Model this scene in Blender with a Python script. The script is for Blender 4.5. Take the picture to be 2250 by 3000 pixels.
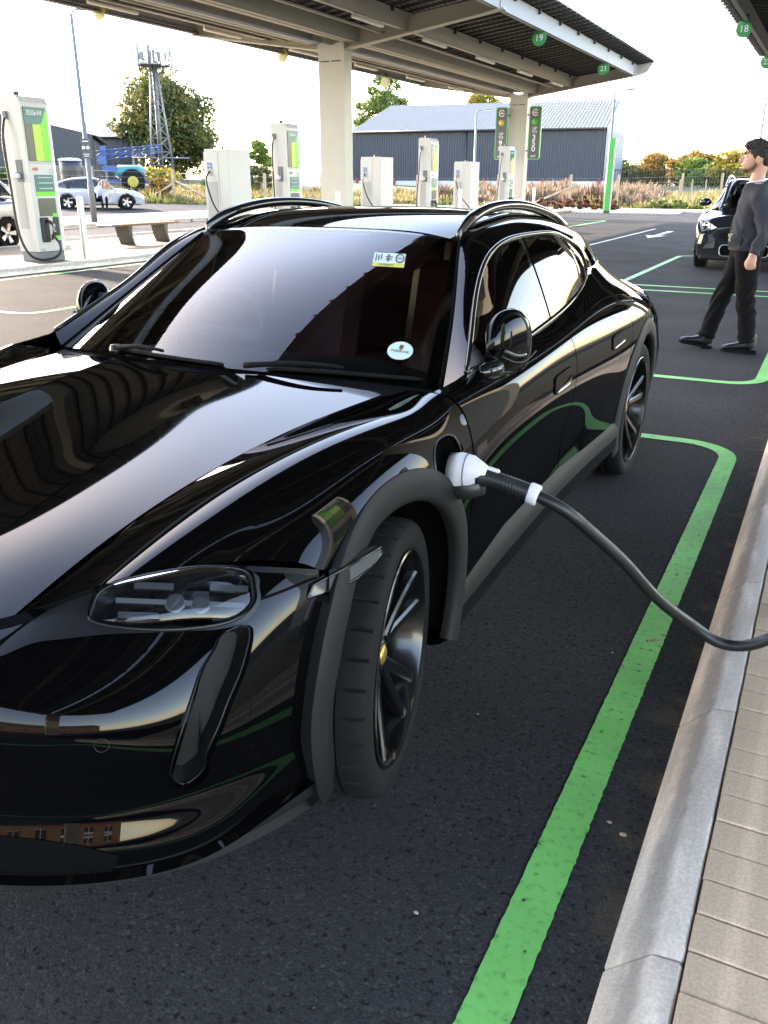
import bpy, math, random
import numpy as np
from mathutils import Matrix, Vector
for o in list(bpy.data.objects): bpy.data.objects.remove(o)
scene = bpy.context.scene
# ---------------------------------------------------------------- camera
cam_d = bpy.data.cameras.new('camera'); cam = bpy.data.objects.new('camera', cam_d); scene.collection.objects.link(cam); scene.camera = cam
YAW, PITCH, ROLL = .46741, .37027, .00306
fw = Vector((-math.sin(YAW)*math.cos(PITCH), math.cos(YAW)*math.cos(PITCH), -math.sin(PITCH)))
rt = Vector((math.cos(YAW), math.sin(YAW), 0)); up = rt.cross(fw)
r2 = rt*math.cos(ROLL)+up*math.sin(ROLL); u2 = -rt*math.sin(ROLL)+up*math.cos(ROLL)
mw = Matrix((r2, u2, -fw)).transposed().to_4x4(); mw.translation = (1.7834, -1.7393, 1.5099); cam.matrix_world = mw
cam_d.sensor_fit = 'VERTICAL'; cam_d.sensor_height = 36; cam_d.lens = 2505.06/3000*36; cam_d.clip_start = .05; cam_d.clip_end = 3000
# ---------------------------------------------------------------- sky, sun, exposure
SUN_EL, SUN_H = math.radians(23.8), Vector((-1, .30, 0)).normalized()
world = bpy.data.worlds.new('World'); scene.world = world; world.use_nodes = True
nt = world.node_tree; bg = nt.nodes['Background']; sky = nt.nodes.new('ShaderNodeTexSky'); sky.sky_type = 'NISHITA'; sky.sun_disc = False
sky.sun_elevation = SUN_EL; sky.sun_rotation = math.atan2(SUN_H.x, SUN_H.y); sky.air_density = 1.; sky.dust_density = .7; sky.ozone_density = 1.
nt.links.new(sky.outputs[0], bg.inputs[0]); bg.inputs[1].default_value = .15
sun_d = bpy.data.lights.new('sun', 'SUN'); sun = bpy.data.objects.new('sun', sun_d); scene.collection.objects.link(sun)
sun_d.energy = 2.0; sun_d.angle = math.radians(.53); sun_d.color = (1, .93, .82)
sd = SUN_H*math.cos(SUN_EL)+Vector((0, 0, math.sin(SUN_EL))); sun.rotation_euler = (-sd).to_track_quat('-Z', 'Y').to_euler()
vs = scene.view_settings; vs.view_transform = 'Standard'; vs.look = 'None'; vs.exposure = 3.55; vs.use_white_balance = True; vs.white_balance_temperature = 7600; vs.white_balance_tint = 18; vs.gamma = 1; vs.use_curve_mapping = False
scene.render.engine = 'CYCLES'; scene.cycles.max_bounces = 10; scene.cycles.transparent_max_bounces = 16
scene.cycles.glossy_bounces = 5
# ---------------------------------------------------------------- materials
MATS = {}
def mat(name, col=(.5, .5, .5), rough=.5, metal=0., coat=0., spec=.5, var=0., vscale=8., bump=0., bscale=60., emit=None, es=1., detail=4., rvar=0.):
    """principled material with optional noise in colour / roughness and fine relief (object coordinates)"""
    m = bpy.data.materials.new(name); m.use_nodes = True; N = m.node_tree.nodes; L = m.node_tree.links; p = N['Principled BSDF']
    p.inputs['Base Color'].default_value = (*col, 1); p.inputs['Roughness'].default_value = rough; p.inputs['Metallic'].default_value = metal
    p.inputs['Coat Weight'].default_value = coat; p.inputs['Coat Roughness'].default_value = .02; p.inputs['Specular IOR Level'].default_value = spec
    tc = N.new('ShaderNodeTexCoord')
    if var or rvar:
        n = N.new('ShaderNodeTexNoise'); n.inputs['Scale'].default_value = vscale; n.inputs['Detail'].default_value = detail; L.new(tc.outputs['Object'], n.inputs['Vector'])
        if var:
            x = N.new('ShaderNodeMix'); x.data_type = 'RGBA'; x.inputs[6].default_value = (*[c*(1-var) for c in col], 1); x.inputs[7].default_value = (*[min(1, c*(1+var)) for c in col], 1)
            L.new(n.outputs[0], x.inputs[0]); L.new(x.outputs[2], p.inputs['Base Color'])
        if rvar:
            r = N.new('ShaderNodeMapRange'); r.inputs[1].default_value = .3; r.inputs[2].default_value = .7; r.inputs[3].default_value = max(0, rough-rvar); r.inputs[4].default_value = rough+rvar
            L.new(n.outputs[0], r.inputs[0]); L.new(r.outputs[0], p.inputs['Roughness'])
    if bump:
        b = N.new('ShaderNodeBump'); b.inputs['Strength'].default_value = bump; b.inputs['Distance'].default_value = .005
        n2 = N.new('ShaderNodeTexNoise'); n2.inputs['Scale'].default_value = bscale; n2.inputs['Detail'].default_value = 3; L.new(tc.outputs['Object'], n2.inputs['Vector'])
        L.new(n2.outputs[0], b.inputs['Height']); L.new(b.outputs[0], p.inputs['Normal'])
    if emit: p.inputs['Emission Color'].default_value = (*emit, 1); p.inputs['Emission Strength'].default_value = es
    MATS[name] = m; return m
def glassmat(name, tint=(.6, .65, .63), ior=1.5, rough=0.):
    """thin pane: fresnel reflection over tinted see-through"""
    m = bpy.data.materials.new(name); m.use_nodes = True; N = m.node_tree.nodes; L = m.node_tree.links
    N.remove(N['Principled BSDF']); o = N['Material Output']; g = N.new('ShaderNodeBsdfGlossy'); g.inputs['Roughness'].default_value = rough
    t = N.new('ShaderNodeBsdfTransparent'); t.inputs[0].default_value = (*tint, 1); f = N.new('ShaderNodeFresnel'); f.inputs[0].default_value = ior; x = N.new('ShaderNodeMixShader')
    L.new(f.outputs[0], x.inputs[0]); L.new(t.outputs[0], x.inputs[1]); L.new(g.outputs[0], x.inputs[2]); L.new(x.outputs[0], o.inputs[0]); MATS[name] = m; return m
mat('paint_black', (.0012, .0012, .0014), .3, coat=.62, spec=.0, bump=.012, bscale=900)
mat('gloss_black', (.006, .006, .006), .06, spec=.5)
mat('satin_black', (.006, .006, .007), .36, var=.2, vscale=30)
mat('cladding', (.011, .011, .0112), .6, spec=.25, var=.12, vscale=14, bump=.15, bscale=700)
mat('tyre', (.0055, .0055, .006), .8, spec=.22, var=.3, vscale=18, bump=.2, bscale=300)
mat('tyre_wall', (.028, .027, .027), .6, var=.35, vscale=25)
mat('alloy_black', (.003, .003, .0032), .22, coat=.2)
mat('disc_metal', (.30, .29, .28), .35, 1.)
mat('gold', (.55, .36, .10), .35, .8)
mat('chrome', (.75, .75, .77), .08, 1.)
mat('silver_trim', (.45, .45, .47), .28, .9)
mat('liner', (.003, .003, .0035), .95, spec=.05)
mat('lamp_body', (.02, .02, .022), .12)
mat('lamp_lens', (.07, .075, .085), .05, .2)
mat('rubber', (.004, .004, .004), .7, spec=.12, rvar=.12, vscale=20)
mat('seat_red', (.15, .020, .022), .5, var=.2)
mat('dash', (.012, .012, .013), .55, var=.15)
mat('marker_lens', (.07, .072, .075), .12, 0., spec=.35)
glassmat('windscreen_glass', (.72, .77, .74), 1.43)
glassmat('side_glass', (.10, .11, .11), 1.42)
glassmat('lamp_glass', (.80, .83, .86), 1.5)
def nodes(name):
    m = bpy.data.materials.new(name); m.use_nodes = True; MATS[name] = m; return m, m.node_tree.nodes, m.node_tree.links, m.node_tree.nodes['Principled BSDF']
def N_(N, t, **k):
    n = N.new(t)
    for a, v in k.items():
        if a.startswith('i_'): n.inputs[int(a[2:])].default_value = v
        else: setattr(n, a, v)
    return n
def ramp(N, pts):
    r = N.new('ShaderNodeValToRGB'); e = r.color_ramp.elements
    while len(e) < len(pts): e.new(.5)
    for x, (p, c) in zip(e, pts): x.position = p; x.color = (*c, 1) if len(c) == 3 else c
    return r
def asphalt(name, base=.045):
    m, N, L, p = nodes(name); tc = N.new('ShaderNodeTexCoord')
    def tex(t, sc, **k):
        n = N_(N, t, **k); n.inputs['Scale'].default_value = sc; L.new(tc.outputs['Object'], n.inputs['Vector']); return n
    v = tex('ShaderNodeTexVoronoi', 140); nz = tex('ShaderNodeTexNoise', 52); nz.inputs['Detail'].default_value = 3; nz.inputs['Roughness'].default_value = .6
    nb = tex('ShaderNodeTexNoise', .9); nb.inputs['Detail'].default_value = 7; nf = tex('ShaderNodeTexNoise', 240); nf.inputs['Detail'].default_value = 3
    hs = N_(N, 'ShaderNodeSeparateColor'); L.new(v.outputs['Color'], hs.inputs[0])
    c = ramp(N, [(0, (base*.85, base*.85, base*.88)), (.85, (base*1.12, base*1.11, base*1.15)), (1., (base*1.7, base*1.65, base*1.6))]); L.new(hs.outputs[0], c.inputs[0])
    pit = ramp(N, [(.35, (.36, .36, .36)), (.43, (1, 1, 1))]); L.new(nz.outputs[0], pit.inputs[0])
    def mul(a, b, f=1.):
        x = N_(N, 'ShaderNodeMix', data_type='RGBA', blend_type='MULTIPLY'); x.inputs[0].default_value = f; L.new(a, x.inputs[6]); L.new(b, x.inputs[7]); return x.outputs[2]
    big = ramp(N, [(.3, (.70, .70, .71)), (.7, (1.25, 1.23, 1.20))]); L.new(nb.outputs[0], big.inputs[0])
    col = mul(mul(c.outputs[0], pit.outputs[0]), big.outputs[0], .85)
    v2 = tex('ShaderNodeTexVoronoi', 8); r3 = ramp(N, [(.0, (1, 1, 1)), (.030, (0, 0, 0))]); L.new(v2.outputs['Distance'], r3.inputs[0])
    x2 = N_(N, 'ShaderNodeMix', data_type='RGBA'); x2.inputs[7].default_value = (.20, .19, .17, 1); L.new(r3.outputs[0], x2.inputs[0]); L.new(col, x2.inputs[6])
    # sandy grit gathered along the kerb foot
    sp = N_(N, 'ShaderNodeSeparateXYZ'); L.new(tc.outputs['Object'], sp.inputs[0]); g = N_(N, 'ShaderNodeMapRange'); g.inputs[1].default_value = 1.47; g.inputs[2].default_value = 1.60; L.new(sp.outputs[0], g.inputs[0])
    ng = tex('ShaderNodeTexNoise', 5.5); ng.inputs['Detail'].default_value = 9; ng.inputs['Roughness'].default_value = .72; rg = ramp(N, [(.50, (0, 0, 0)), (.64, (1, 1, 1))]); L.new(ng.outputs[0], rg.inputs[0]); gm = N_(N, 'ShaderNodeMath', operation='MULTIPLY'); L.new(g.outputs[0], gm.inputs[0]); L.new(rg.outputs[0], gm.inputs[1])
    lim = N_(N, 'ShaderNodeMath', operation='LESS_THAN'); lim.inputs[1].default_value = 1.7; L.new(sp.outputs[0], lim.inputs[0]); gm2 = N_(N, 'ShaderNodeMath', operation='MULTIPLY'); L.new(gm.outputs[0], gm2.inputs[0]); L.new(lim.outputs[0], gm2.inputs[1])
    x3 = N_(N, 'ShaderNodeMix', data_type='RGBA'); x3.inputs[7].default_value = (.105, .085, .06, 1); L.new(gm2.outputs[0], x3.inputs[0]); L.new(x2.outputs[2], x3.inputs[6]); L.new(x3.outputs[2], p.inputs['Base Color'])
    p.inputs['Roughness'].default_value = .9; p.inputs['Specular IOR Level'].default_value = .10
    a1 = N_(N, 'ShaderNodeMath', operation='MULTIPLY_ADD'); a1.inputs[1].default_value = 1.6; L.new(pit.outputs[0], a1.inputs[0]); L.new(nf.outputs[0], a1.inputs[2]); a2 = N_(N, 'ShaderNodeMath', operation='MULTIPLY_ADD'); a2.inputs[1].default_value = -1.0; L.new(v.outputs['Distance'], a2.inputs[0]); L.new(a1.outputs[0], a2.inputs[2])
    b = N_(N, 'ShaderNodeBump'); b.inputs['Strength'].default_value = .55; b.inputs['Distance'].default_value = .004; L.new(a2.outputs[0], b.inputs['Height']); L.new(b.outputs[0], p.inputs['Normal'])
    return m
asphalt('asphalt', .042)
def linepaint(name, col):
    m, N, L, p = nodes(name); tc = N.new('ShaderNodeTexCoord')
    v = N_(N, 'ShaderNodeTexVoronoi'); v.inputs['Scale'].default_value = 55; L.new(tc.outputs['Object'], v.inputs['Vector'])
    n = N_(N, 'ShaderNodeTexNoise'); n.inputs['Scale'].default_value = 46; n.inputs['Detail'].default_value = 6; L.new(tc.outputs['Object'], n.inputs['Vector'])
    n2 = N_(N, 'ShaderNodeTexNoise'); n2.inputs['Scale'].default_value = 3; n2.inputs['Detail'].default_value = 4; L.new(tc.outputs['Object'], n2.inputs['Vector'])
    r = ramp(N, [(.285, (.03, .03, .032)), (.325, tuple(c*.75 for c in col)), (.47, col)]); L.new(n.outputs[0], r.inputs[0])
    r2 = ramp(N, [(.3, (.8, .8, .8)), (.7, (1.1, 1.1, 1.1))]); L.new(n2.outputs[0], r2.inputs[0])
    x = N_(N, 'ShaderNodeMix', data_type='RGBA', blend_type='MULTIPLY'); x.inputs[0].default_value = 1; L.new(r.outputs[0], x.inputs[6]); L.new(r2.outputs[0], x.inputs[7]); L.new(x.outputs[2], p.inputs['Base Color'])
    p.inputs['Roughness'].default_value = .55
    a = N_(N, 'ShaderNodeMath', operation='MULTIPLY_ADD'); a.inputs[1].default_value = -.7; L.new(v.outputs['Distance'], a.inputs[0]); L.new(n.outputs[0], a.inputs[2])
    b = N_(N, 'ShaderNodeBump'); b.inputs['Strength'].default_value = .3; b.inputs['Distance'].default_value = .004; L.new(a.outputs[0], b.inputs['Height']); L.new(b.outputs[0], p.inputs['Normal'])
linepaint('green_paint', (.20, .66, .16)); linepaint('white_paint', (.55, .55, .53))
def concrete(name, col, stain=.5):
    m, N, L, p = nodes(name); tc = N.new('ShaderNodeTexCoord'); mp = N.new('ShaderNodeMapping'); mp.inputs['Scale'].default_value = (9, 1.3, 9); L.new(tc.outputs['Object'], mp.inputs[0])
    n = N_(N, 'ShaderNodeTexNoise'); n.inputs['Scale'].default_value = 2.2; n.inputs['Detail'].default_value = 7; L.new(mp.outputs[0], n.inputs['Vector'])
    n2 = N_(N, 'ShaderNodeTexNoise'); n2.inputs['Scale'].default_value = 150; n2.inputs['Detail'].default_value = 4; L.new(tc.outputs['Object'], n2.inputs['Vector'])
    r = ramp(N, [(.32, tuple(c*(1-stain) for c in col)), (.5, tuple(c*.9 for c in col)), (.66, tuple(min(1, c*1.12) for c in col))]); L.new(n.outputs[0], r.inputs[0])
    r2 = ramp(N, [(.35, (.82, .82, .82)), (.65, (1.1, 1.1, 1.1))]); L.new(n2.outputs[0], r2.inputs[0])
    x = N_(N, 'ShaderNodeMix', data_type='RGBA', blend_type='MULTIPLY'); x.inputs[0].default_value = .8; L.new(r.outputs[0], x.inputs[6]); L.new(r2.outputs[0], x.inputs[7]); L.new(x.outputs[2], p.inputs['Base Color'])
    p.inputs['Roughness'].default_value = .95; p.inputs['Specular IOR Level'].default_value = .15
    b = N_(N, 'ShaderNodeBump'); b.inputs['Strength'].default_value = .35; b.inputs['Distance'].default_value = .003; L.new(n2.outputs[0], b.inputs['Height']); L.new(b.outputs[0], p.inputs['Normal'])
concrete('kerb_concrete', (.76, .675, .575), .22); concrete('paver_concrete', (.58, .43, .30), .20)
def kerbstain():
    m = MATS['kerb_concrete']; N, L = m.node_tree.nodes, m.node_tree.links; p = N['Principled BSDF']; src = p.inputs['Base Color'].links[0].from_socket
    tc = N.new('ShaderNodeTexCoord'); sp = N.new('ShaderNodeSeparateXYZ'); L.new(tc.outputs['Object'], sp.inputs[0]); n = N_(N, 'ShaderNodeTexNoise'); n.inputs['Scale'].default_value = 14; n.inputs['Detail'].default_value = 7; L.new(tc.outputs['Object'], n.inputs['Vector'])
    ab = N_(N, 'ShaderNodeMath', operation='ABSOLUTE'); L.new(sp.outputs[0], ab.inputs[0]); ad = N_(N, 'ShaderNodeMath', operation='MULTIPLY_ADD'); ad.inputs[1].default_value = .05; L.new(n.outputs[0], ad.inputs[0]); L.new(ab.outputs[0], ad.inputs[2])
    r = ramp(N, [(.052, (1, 1, 1)), (.075, (.56, .56, .58)), (.098, (.62, .62, .64)), (.112, (1, 1, 1))]); L.new(ad.outputs[0], r.inputs[0]); x = N_(N, 'ShaderNodeMix', data_type='RGBA', blend_type='MULTIPLY'); x.inputs[0].default_value = .8; L.new(src, x.inputs[6]); L.new(r.outputs[0], x.inputs[7]); L.new(x.outputs[2], p.inputs['Base Color'])
kerbstain()
mat('mortar', (.05, .045, .04), .95, var=.3, vscale=40)
def brickmat(name, c1, c2, mortar, bw, rh, ms=.006, rot=0):
    m, N, L, p = nodes(name); tc = N.new('ShaderNodeTexCoord'); mp = N.new('ShaderNodeMapping'); mp.inputs['Rotation'].default_value = (0, 0, rot); L.new(tc.outputs['Object'], mp.inputs[0])
    b = N_(N, 'ShaderNodeTexBrick'); b.inputs['Color1'].default_value = (*c1, 1); b.inputs['Color2'].default_value = (*c2, 1); b.inputs['Mortar'].default_value = (*mortar, 1)
    b.inputs['Scale'].default_value = 1; b.inputs['Mortar Size'].default_value = ms; b.inputs['Brick Width'].default_value = bw; b.inputs['Row Height'].default_value = rh; L.new(mp.outputs[0], b.inputs['Vector']); L.new(b.outputs[0], p.inputs['Base Color'])
    p.inputs['Roughness'].default_value = .85
    bm = N_(N, 'ShaderNodeBump'); bm.inputs['Strength'].default_value = .4; bm.inputs['Distance'].default_value = .01; bm.invert = True; L.new(b.outputs['Fac'], bm.inputs['Height']); L.new(bm.outputs[0], p.inputs['Normal'])
brickmat('island_paving', (.23, .175, .10), (.195, .15, .09), (.14, .12, .09), .2, .1)
mat('steel_white', (.42, .39, .335), .45, var=.06, vscale=3)
mat('steel_grey', (.17, .175, .18), .4, .3, var=.1)
mat('fascia_grey', (.26, .27, .29), .5, var=.08)
mat('steel_dark', (.045, .046, .048), .5)
mat('charger_white', (.46, .455, .445), .32, var=.03, vscale=2)
mat('charger_grey', (.33, .32, .31), .4)
mat('plinth_grey', (.12, .13, .14), .55, var=.1)
mat('stainless', (.5, .5, .49), .35, .85, rvar=.08, vscale=30)
mat('screen_teal', (.005, .09, .095), .25, emit=(.0, .16, .17), es=.03)
mat('screen_green', (.03, .30, .01), .25, emit=(.10, .75, .01), es=.045)
mat('screen_lime', (.16, .36, .02), .25, emit=(.40, .85, .05), es=.045)
mat('screen_dark', (.02, .035, .04), .2)
mat('display_grey', (.10, .11, .09), .15)
mat('led_strip', (.75, .75, .9), .3, emit=(.45, .45, 1.0), es=.12)
mat('letter_white', (.78, .78, .78), .5); mat('letter_red', (.55, .02, .02), .5); mat('letter_grey', (.35, .35, .36), .5)
mat('sign_grey', (.075, .080, .085), .45, var=.05); mat('sign_green', (.06, .30, .09), .4, emit=(.06, .42, .10), es=.02); mat('disc_green', (.035, .27, .07), .45); mat('disc_yellow', (.50, .44, .12), .5)
mat('label_blue', (.02, .17, .36), .4); mat('timber', (.16, .095, .045), .65, var=.3, vscale=12); mat('post_timber', (.33, .25, .16), .8, var=.3, vscale=6)
mat('tube_light', (.72, .70, .64), .4)
mat('cable_black', (.007, .007, .008), .42, rvar=.1, vscale=40)
mat('plug_white', (.62, .62, .66), .30); mat('plug_dark', (.014, .0145, .017), .42)
def pvmat():
    m, N, L, p = nodes('pv_glass'); tc = N.new('ShaderNodeTexCoord')
    b = N_(N, 'ShaderNodeTexBrick'); b.offset = 0; b.inputs['Color1'].default_value = (.055, .053, .055, 1); b.inputs['Color2'].default_value = (.070, .065, .063, 1); b.inputs['Mortar'].default_value = (.34, .32, .28, 1)
    b.inputs['Scale'].default_value = 1; b.inputs['Mortar Size'].default_value = .006; b.inputs['Brick Width'].default_value = .16; b.inputs['Row Height'].default_value = .16; L.new(tc.outputs['Object'], b.inputs['Vector']); L.new(b.outputs[0], p.inputs['Base Color']); p.inputs['Roughness'].default_value = .25
    t = N.new('ShaderNodeBsdfTranslucent'); t.inputs[0].default_value = (.30, .27, .22, 1); x = N.new('ShaderNodeMixShader'); mr = N_(N, 'ShaderNodeMapRange'); mr.inputs[3].default_value = .08; mr.inputs[4].default_value = .55
    L.new(b.outputs['Fac'], mr.inputs[0]); L.new(mr.outputs[0], x.inputs[0]); L.new(p.outputs[0], x.inputs[1]); L.new(t.outputs[0], x.inputs[2]); L.new(x.outputs[0], N['Material Output'].inputs[0])
pvmat()
# ---------------------------------------------------------------- numeric helpers
def spl(t, T):
    """natural cubic spline weights: values at knots t -> values at T (matrix)"""
    t = np.asarray(t, float); T = np.asarray(T, float); n = len(t)
    if n == 2:
        f = (T-t[0])/(t[1]-t[0]); return np.c_[1-f, f]
    h = np.diff(t); A = np.zeros((n, n)); B = np.zeros((n, n)); A[0, 0] = A[-1, -1] = 1
    for i in range(1, n-1):
        A[i, i-1] = h[i-1]; A[i, i] = 2*(h[i-1]+h[i]); A[i, i+1] = h[i]
        B[i, i-1] = 6/h[i-1]; B[i, i] = -6/h[i-1]-6/h[i]; B[i, i+1] = 6/h[i]
    M = np.linalg.solve(A, B); I = np.eye(n)
    k = np.clip(np.searchsorted(t, T)-1, 0, n-2); hk = h[k][:, None]
    a = (t[k+1]-T)[:, None]; b = (T-t[k])[:, None]
    return (M[k]*a**3+M[k+1]*b**3)/(6*hk)+(I[k]/hk-M[k]*hk/6)*a+(I[k+1]/hk-M[k+1]*hk/6)*b
class Surf:
    """smooth surface through a control net; u along rows, v along columns, both 0..1"""
    def __init__(s, net, deg=None):
        s.n = np.asarray(net, float); n = s.n
        du = np.linalg.norm(np.diff(n, axis=0), axis=2).mean(1); dv = np.linalg.norm(np.diff(n, axis=1), axis=2).mean(0)
        s.tu = np.r_[0, np.cumsum(du)]; s.tu /= s.tu[-1]; s.tv = np.r_[0, np.cumsum(dv)]; s.tv /= s.tv[-1]
        if deg:   # fair the net: low-order fit along each column
            A = np.vander(s.tu, deg+1); w = np.ones(len(s.tu)); w[0] = w[-1] = 4
            c = np.linalg.lstsq(A*w[:, None], n.reshape(len(n), -1)*w[:, None], rcond=None)[0]; s.n = (A @ c).reshape(n.shape)
    def grid(s, U, V):
        return np.einsum('ai,ijk,bj->abk', spl(s.tu, U), s.n, spl(s.tv, V))
    def at(s, u, v):
        u = np.atleast_1d(np.asarray(u, float)); v = np.atleast_1d(np.asarray(v, float))
        return np.einsum('ai,ijk,aj->ak', spl(s.tu, u), s.n, spl(s.tv, v))
    def nrm(s, u, v, flip=1):
        e = 2e-3; a = s.at(np.clip(u+e, 0, 1), v)-s.at(np.clip(u-e, 0, 1), v); b = s.at(u, np.clip(v+e, 0, 1))-s.at(u, np.clip(v-e, 0, 1))
        c = np.cross(a, b)*flip; return c/np.linalg.norm(c, axis=1)[:, None]
def curve(pts, n, closed=False):
    """smooth curve through points"""
    p = np.asarray(pts, float)
    if closed:
        q = np.r_[p[-3:], p, p[:4]]; d = np.r_[0, np.cumsum(np.linalg.norm(np.diff(q, axis=0), axis=1))]
        T = np.linspace(d[3], d[3+len(p)], n, endpoint=False); return spl(d, T) @ q
    d = np.r_[0, np.cumsum(np.linalg.norm(np.diff(p, axis=0), axis=1))]
    return spl(d, np.linspace(0, d[-1], n)) @ p
def inpoly(x, y, P):
    P = np.asarray(P); ins = np.zeros(np.shape(x), bool); j = len(P)-1
    for i in range(len(P)):
        c = ((P[i, 1] > y) != (P[j, 1] > y)) & (x < (P[j, 0]-P[i, 0])*(y-P[i, 1])/(P[j, 1]-P[i, 1]+1e-12)+P[i, 0]); ins ^= c; j = i
    return ins
def nearest_on(P, q):
    P = np.asarray(P); A = P; B = np.roll(P, -1, 0); d = B-A
    t = np.clip(((q-A)*d).sum(1)/((d*d).sum(1)+1e-12), 0, 1); c = A+d*t[:, None]
    return c[np.argmin(((c-q)**2).sum(1))]
def gridfaces(nu, nv, off=0):
    i, j = np.meshgrid(np.arange(nu-1), np.arange(nv-1), indexing='ij'); a = (i*nv+j).ravel()+off
    return np.c_[a, a+nv, a+nv+1, a+1]
def patch(S, u0=0., u1=1., v0=0., v1=1., nu=40, nv=30, cuts=(), drop=None, flange=.012, flip=1, keep=None):
    """dense panel on a surface; cuts = polygons in (u,v) removed with clean edges; drop = f(P)->bool on vertices; edges folded inwards"""
    U, V = np.meshgrid(np.linspace(u0, u1, nu), np.linspace(v0, v1, nv), indexing='ij'); U = U.ravel().copy(); V = V.ravel().copy()
    F = gridfaces(nu, nv)
    sc = np.array([(u1-u0)/nu, (v1-v0)/nv])
    for P, inside in [(p, True) for p in cuts]+([(keep, False)] if keep is not None else []):
        P = np.asarray(P)
        ins = inpoly(U, V, P)
        if not inside: ins = ~ins
        cnt = ins[F].sum(1); strad = (cnt > 0) & (cnt < 4)
        mv = np.unique(F[strad][ins[F[strad]]])
        for m in mv:
            c = nearest_on(P/sc, np.array([U[m], V[m]])/sc)*sc; U[m], V[m] = c
        F = F[cnt < 4]
    P3 = S.at(U, V)
    if drop is not None:
        d = drop(P3); F = F[~d[F].all(1)]
    if flip < 0: F = F[:, ::-1]
    used = np.unique(F); mp = -np.ones(len(P3), int); mp[used] = np.arange(len(used)); F = mp[F]; P3 = P3[used]; U = U[used]; V = V[used]
    if flange:
        E = {}
        for f in F:
            for a, b in zip(f, np.roll(f, -1)): E[(a, b)] = 1
        bd = [(a, b) for a, b in E if (b, a) not in E]
        N = S.nrm(U, V, 1)
        # orient normal by face winding
        f0 = P3[F]; fn = np.cross(f0[:, 2]-f0[:, 0], f0[:, 3]-f0[:, 1]); vn = np.zeros_like(P3)
        for k in range(4): np.add.at(vn, F[:, k], fn)
        ln = np.linalg.norm(vn, axis=1)[:, None]; vn = vn/np.maximum(ln, 1e-12)
        bv = sorted({a for e in bd for a in e}); ix = {v: len(P3)+i for i, v in enumerate(bv)}
        P3 = np.r_[P3, P3[bv]-vn[bv]*flange]
        F = np.r_[F, np.array([(b, a, ix[a], ix[b]) for a, b in bd])] if bd else F
    return P3, F
def mir(VF):
    V, F = VF; return np.asarray(V)*[-1, 1, 1], [tuple(reversed(tuple(f))) for f in F]
def merge(*VFs):
    Vs, Fs, o = [], [], 0
    for V, F in VFs:
        V = np.asarray(V, float).reshape(-1, 3)
        Vs.append(V); Fs += [tuple(int(i)+o for i in f) for f in F]; o += len(V)
    return np.concatenate(Vs), Fs
def box(cx, cy, cz, sx, sy, sz, rz=0., bev=0.):
    """box centred at c (sizes full); optional chamfer on all edges"""
    h = np.array([sx, sy, sz])/2
    if bev <= 0:
        V = np.array([[x, y, z] for x in (-1, 1) for y in (-1, 1) for z in (-1, 1)])*h
        F = [(0, 1, 3, 2), (4, 6, 7, 5), (0, 4, 5, 1), (2, 3, 7, 6), (0, 2, 6, 4), (1, 5, 7, 3)]
    else:
        b = min(bev, h.min()*.95); V = []; idx = {}
        for sx_ in (-1, 1):
            for sy_ in (-1, 1):
                for sz_ in (-1, 1):
                    s = np.array([sx_, sy_, sz_])
                    for a in range(3):
                        p = s*(h-b); p[a] = s[a]*h[a]; idx[(sx_, sy_, sz_, a)] = len(V); V.append(p)
        F = []
        for a in range(3):
            o = [k for k in range(3) if k != a]
            for s in (-1, 1):
                q = []
                for t in ((-1, -1), (1, -1), (1, 1), (-1, 1)):
                    k = [0, 0, 0]; k[a] = s; k[o[0]], k[o[1]] = t; q.append(idx[(*k, a)])
                F.append(q)
            for t in ((-1, -1), (-1, 1), (1, -1), (1, 1)):
                q = []
                for s, aa in ((-1, o[0]), (1, o[0]), (1, o[1]), (-1, o[1])):
                    k = [0, 0, 0]; k[a] = s; k[o[0]], k[o[1]] = t; q.append(idx[(*k, aa)])
                F.append(q)
        for s in [(x, y, z) for x in (-1, 1) for y in (-1, 1) for z in (-1, 1)]:
            F.append([idx[(*s, 0)], idx[(*s, 1)], idx[(*s, 2)]])
        V = np.array(V); G = []
        for f in F:
            p = V[list(f)]; n = np.cross(p[1]-p[0], p[2]-p[0]); G.append(tuple(f) if n @ p.mean(0) > 0 else tuple(reversed(f)))
        F = G
    c, s = math.cos(rz), math.sin(rz); V = V @ np.array([[c, s, 0], [-s, c, 0], [0, 0, 1]])
    return V+[cx, cy, cz], F
def tube(pts, r, n=10, cap=True, ref=(0, 0, 1)):
    """swept round tube; r scalar or per-point"""
    p = np.asarray(pts, float); m = len(p); r = np.broadcast_to(np.asarray(r, float), (m,))
    t = np.gradient(p, axis=0); t /= np.linalg.norm(t, axis=1)[:, None]+1e-12
    ref = np.array(ref, float); 
    if abs(t[0] @ ref) > .95: ref = np.array([1., 0, 0])
    a = np.cross(t[0], ref); a /= np.linalg.norm(a); V = []
    th = np.linspace(0, 2*np.pi, n, endpoint=False)
    for i in range(m):
        a = a-(a @ t[i])*t[i]; a /= np.linalg.norm(a)+1e-12; b = np.cross(t[i], a)
        V.append(p[i]+r[i]*(np.cos(th)[:, None]*a+np.sin(th)[:, None]*b))
    F = []
    for i in range(m-1):
        for j in range(n):
            k = (j+1) % n; F.append((i*n+j, i*n+k, (i+1)*n+k, (i+1)*n+j))
    if cap: F += [tuple(range(n))[::-1], tuple(range((m-1)*n, m*n))]
    return np.concatenate(V), F
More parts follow.
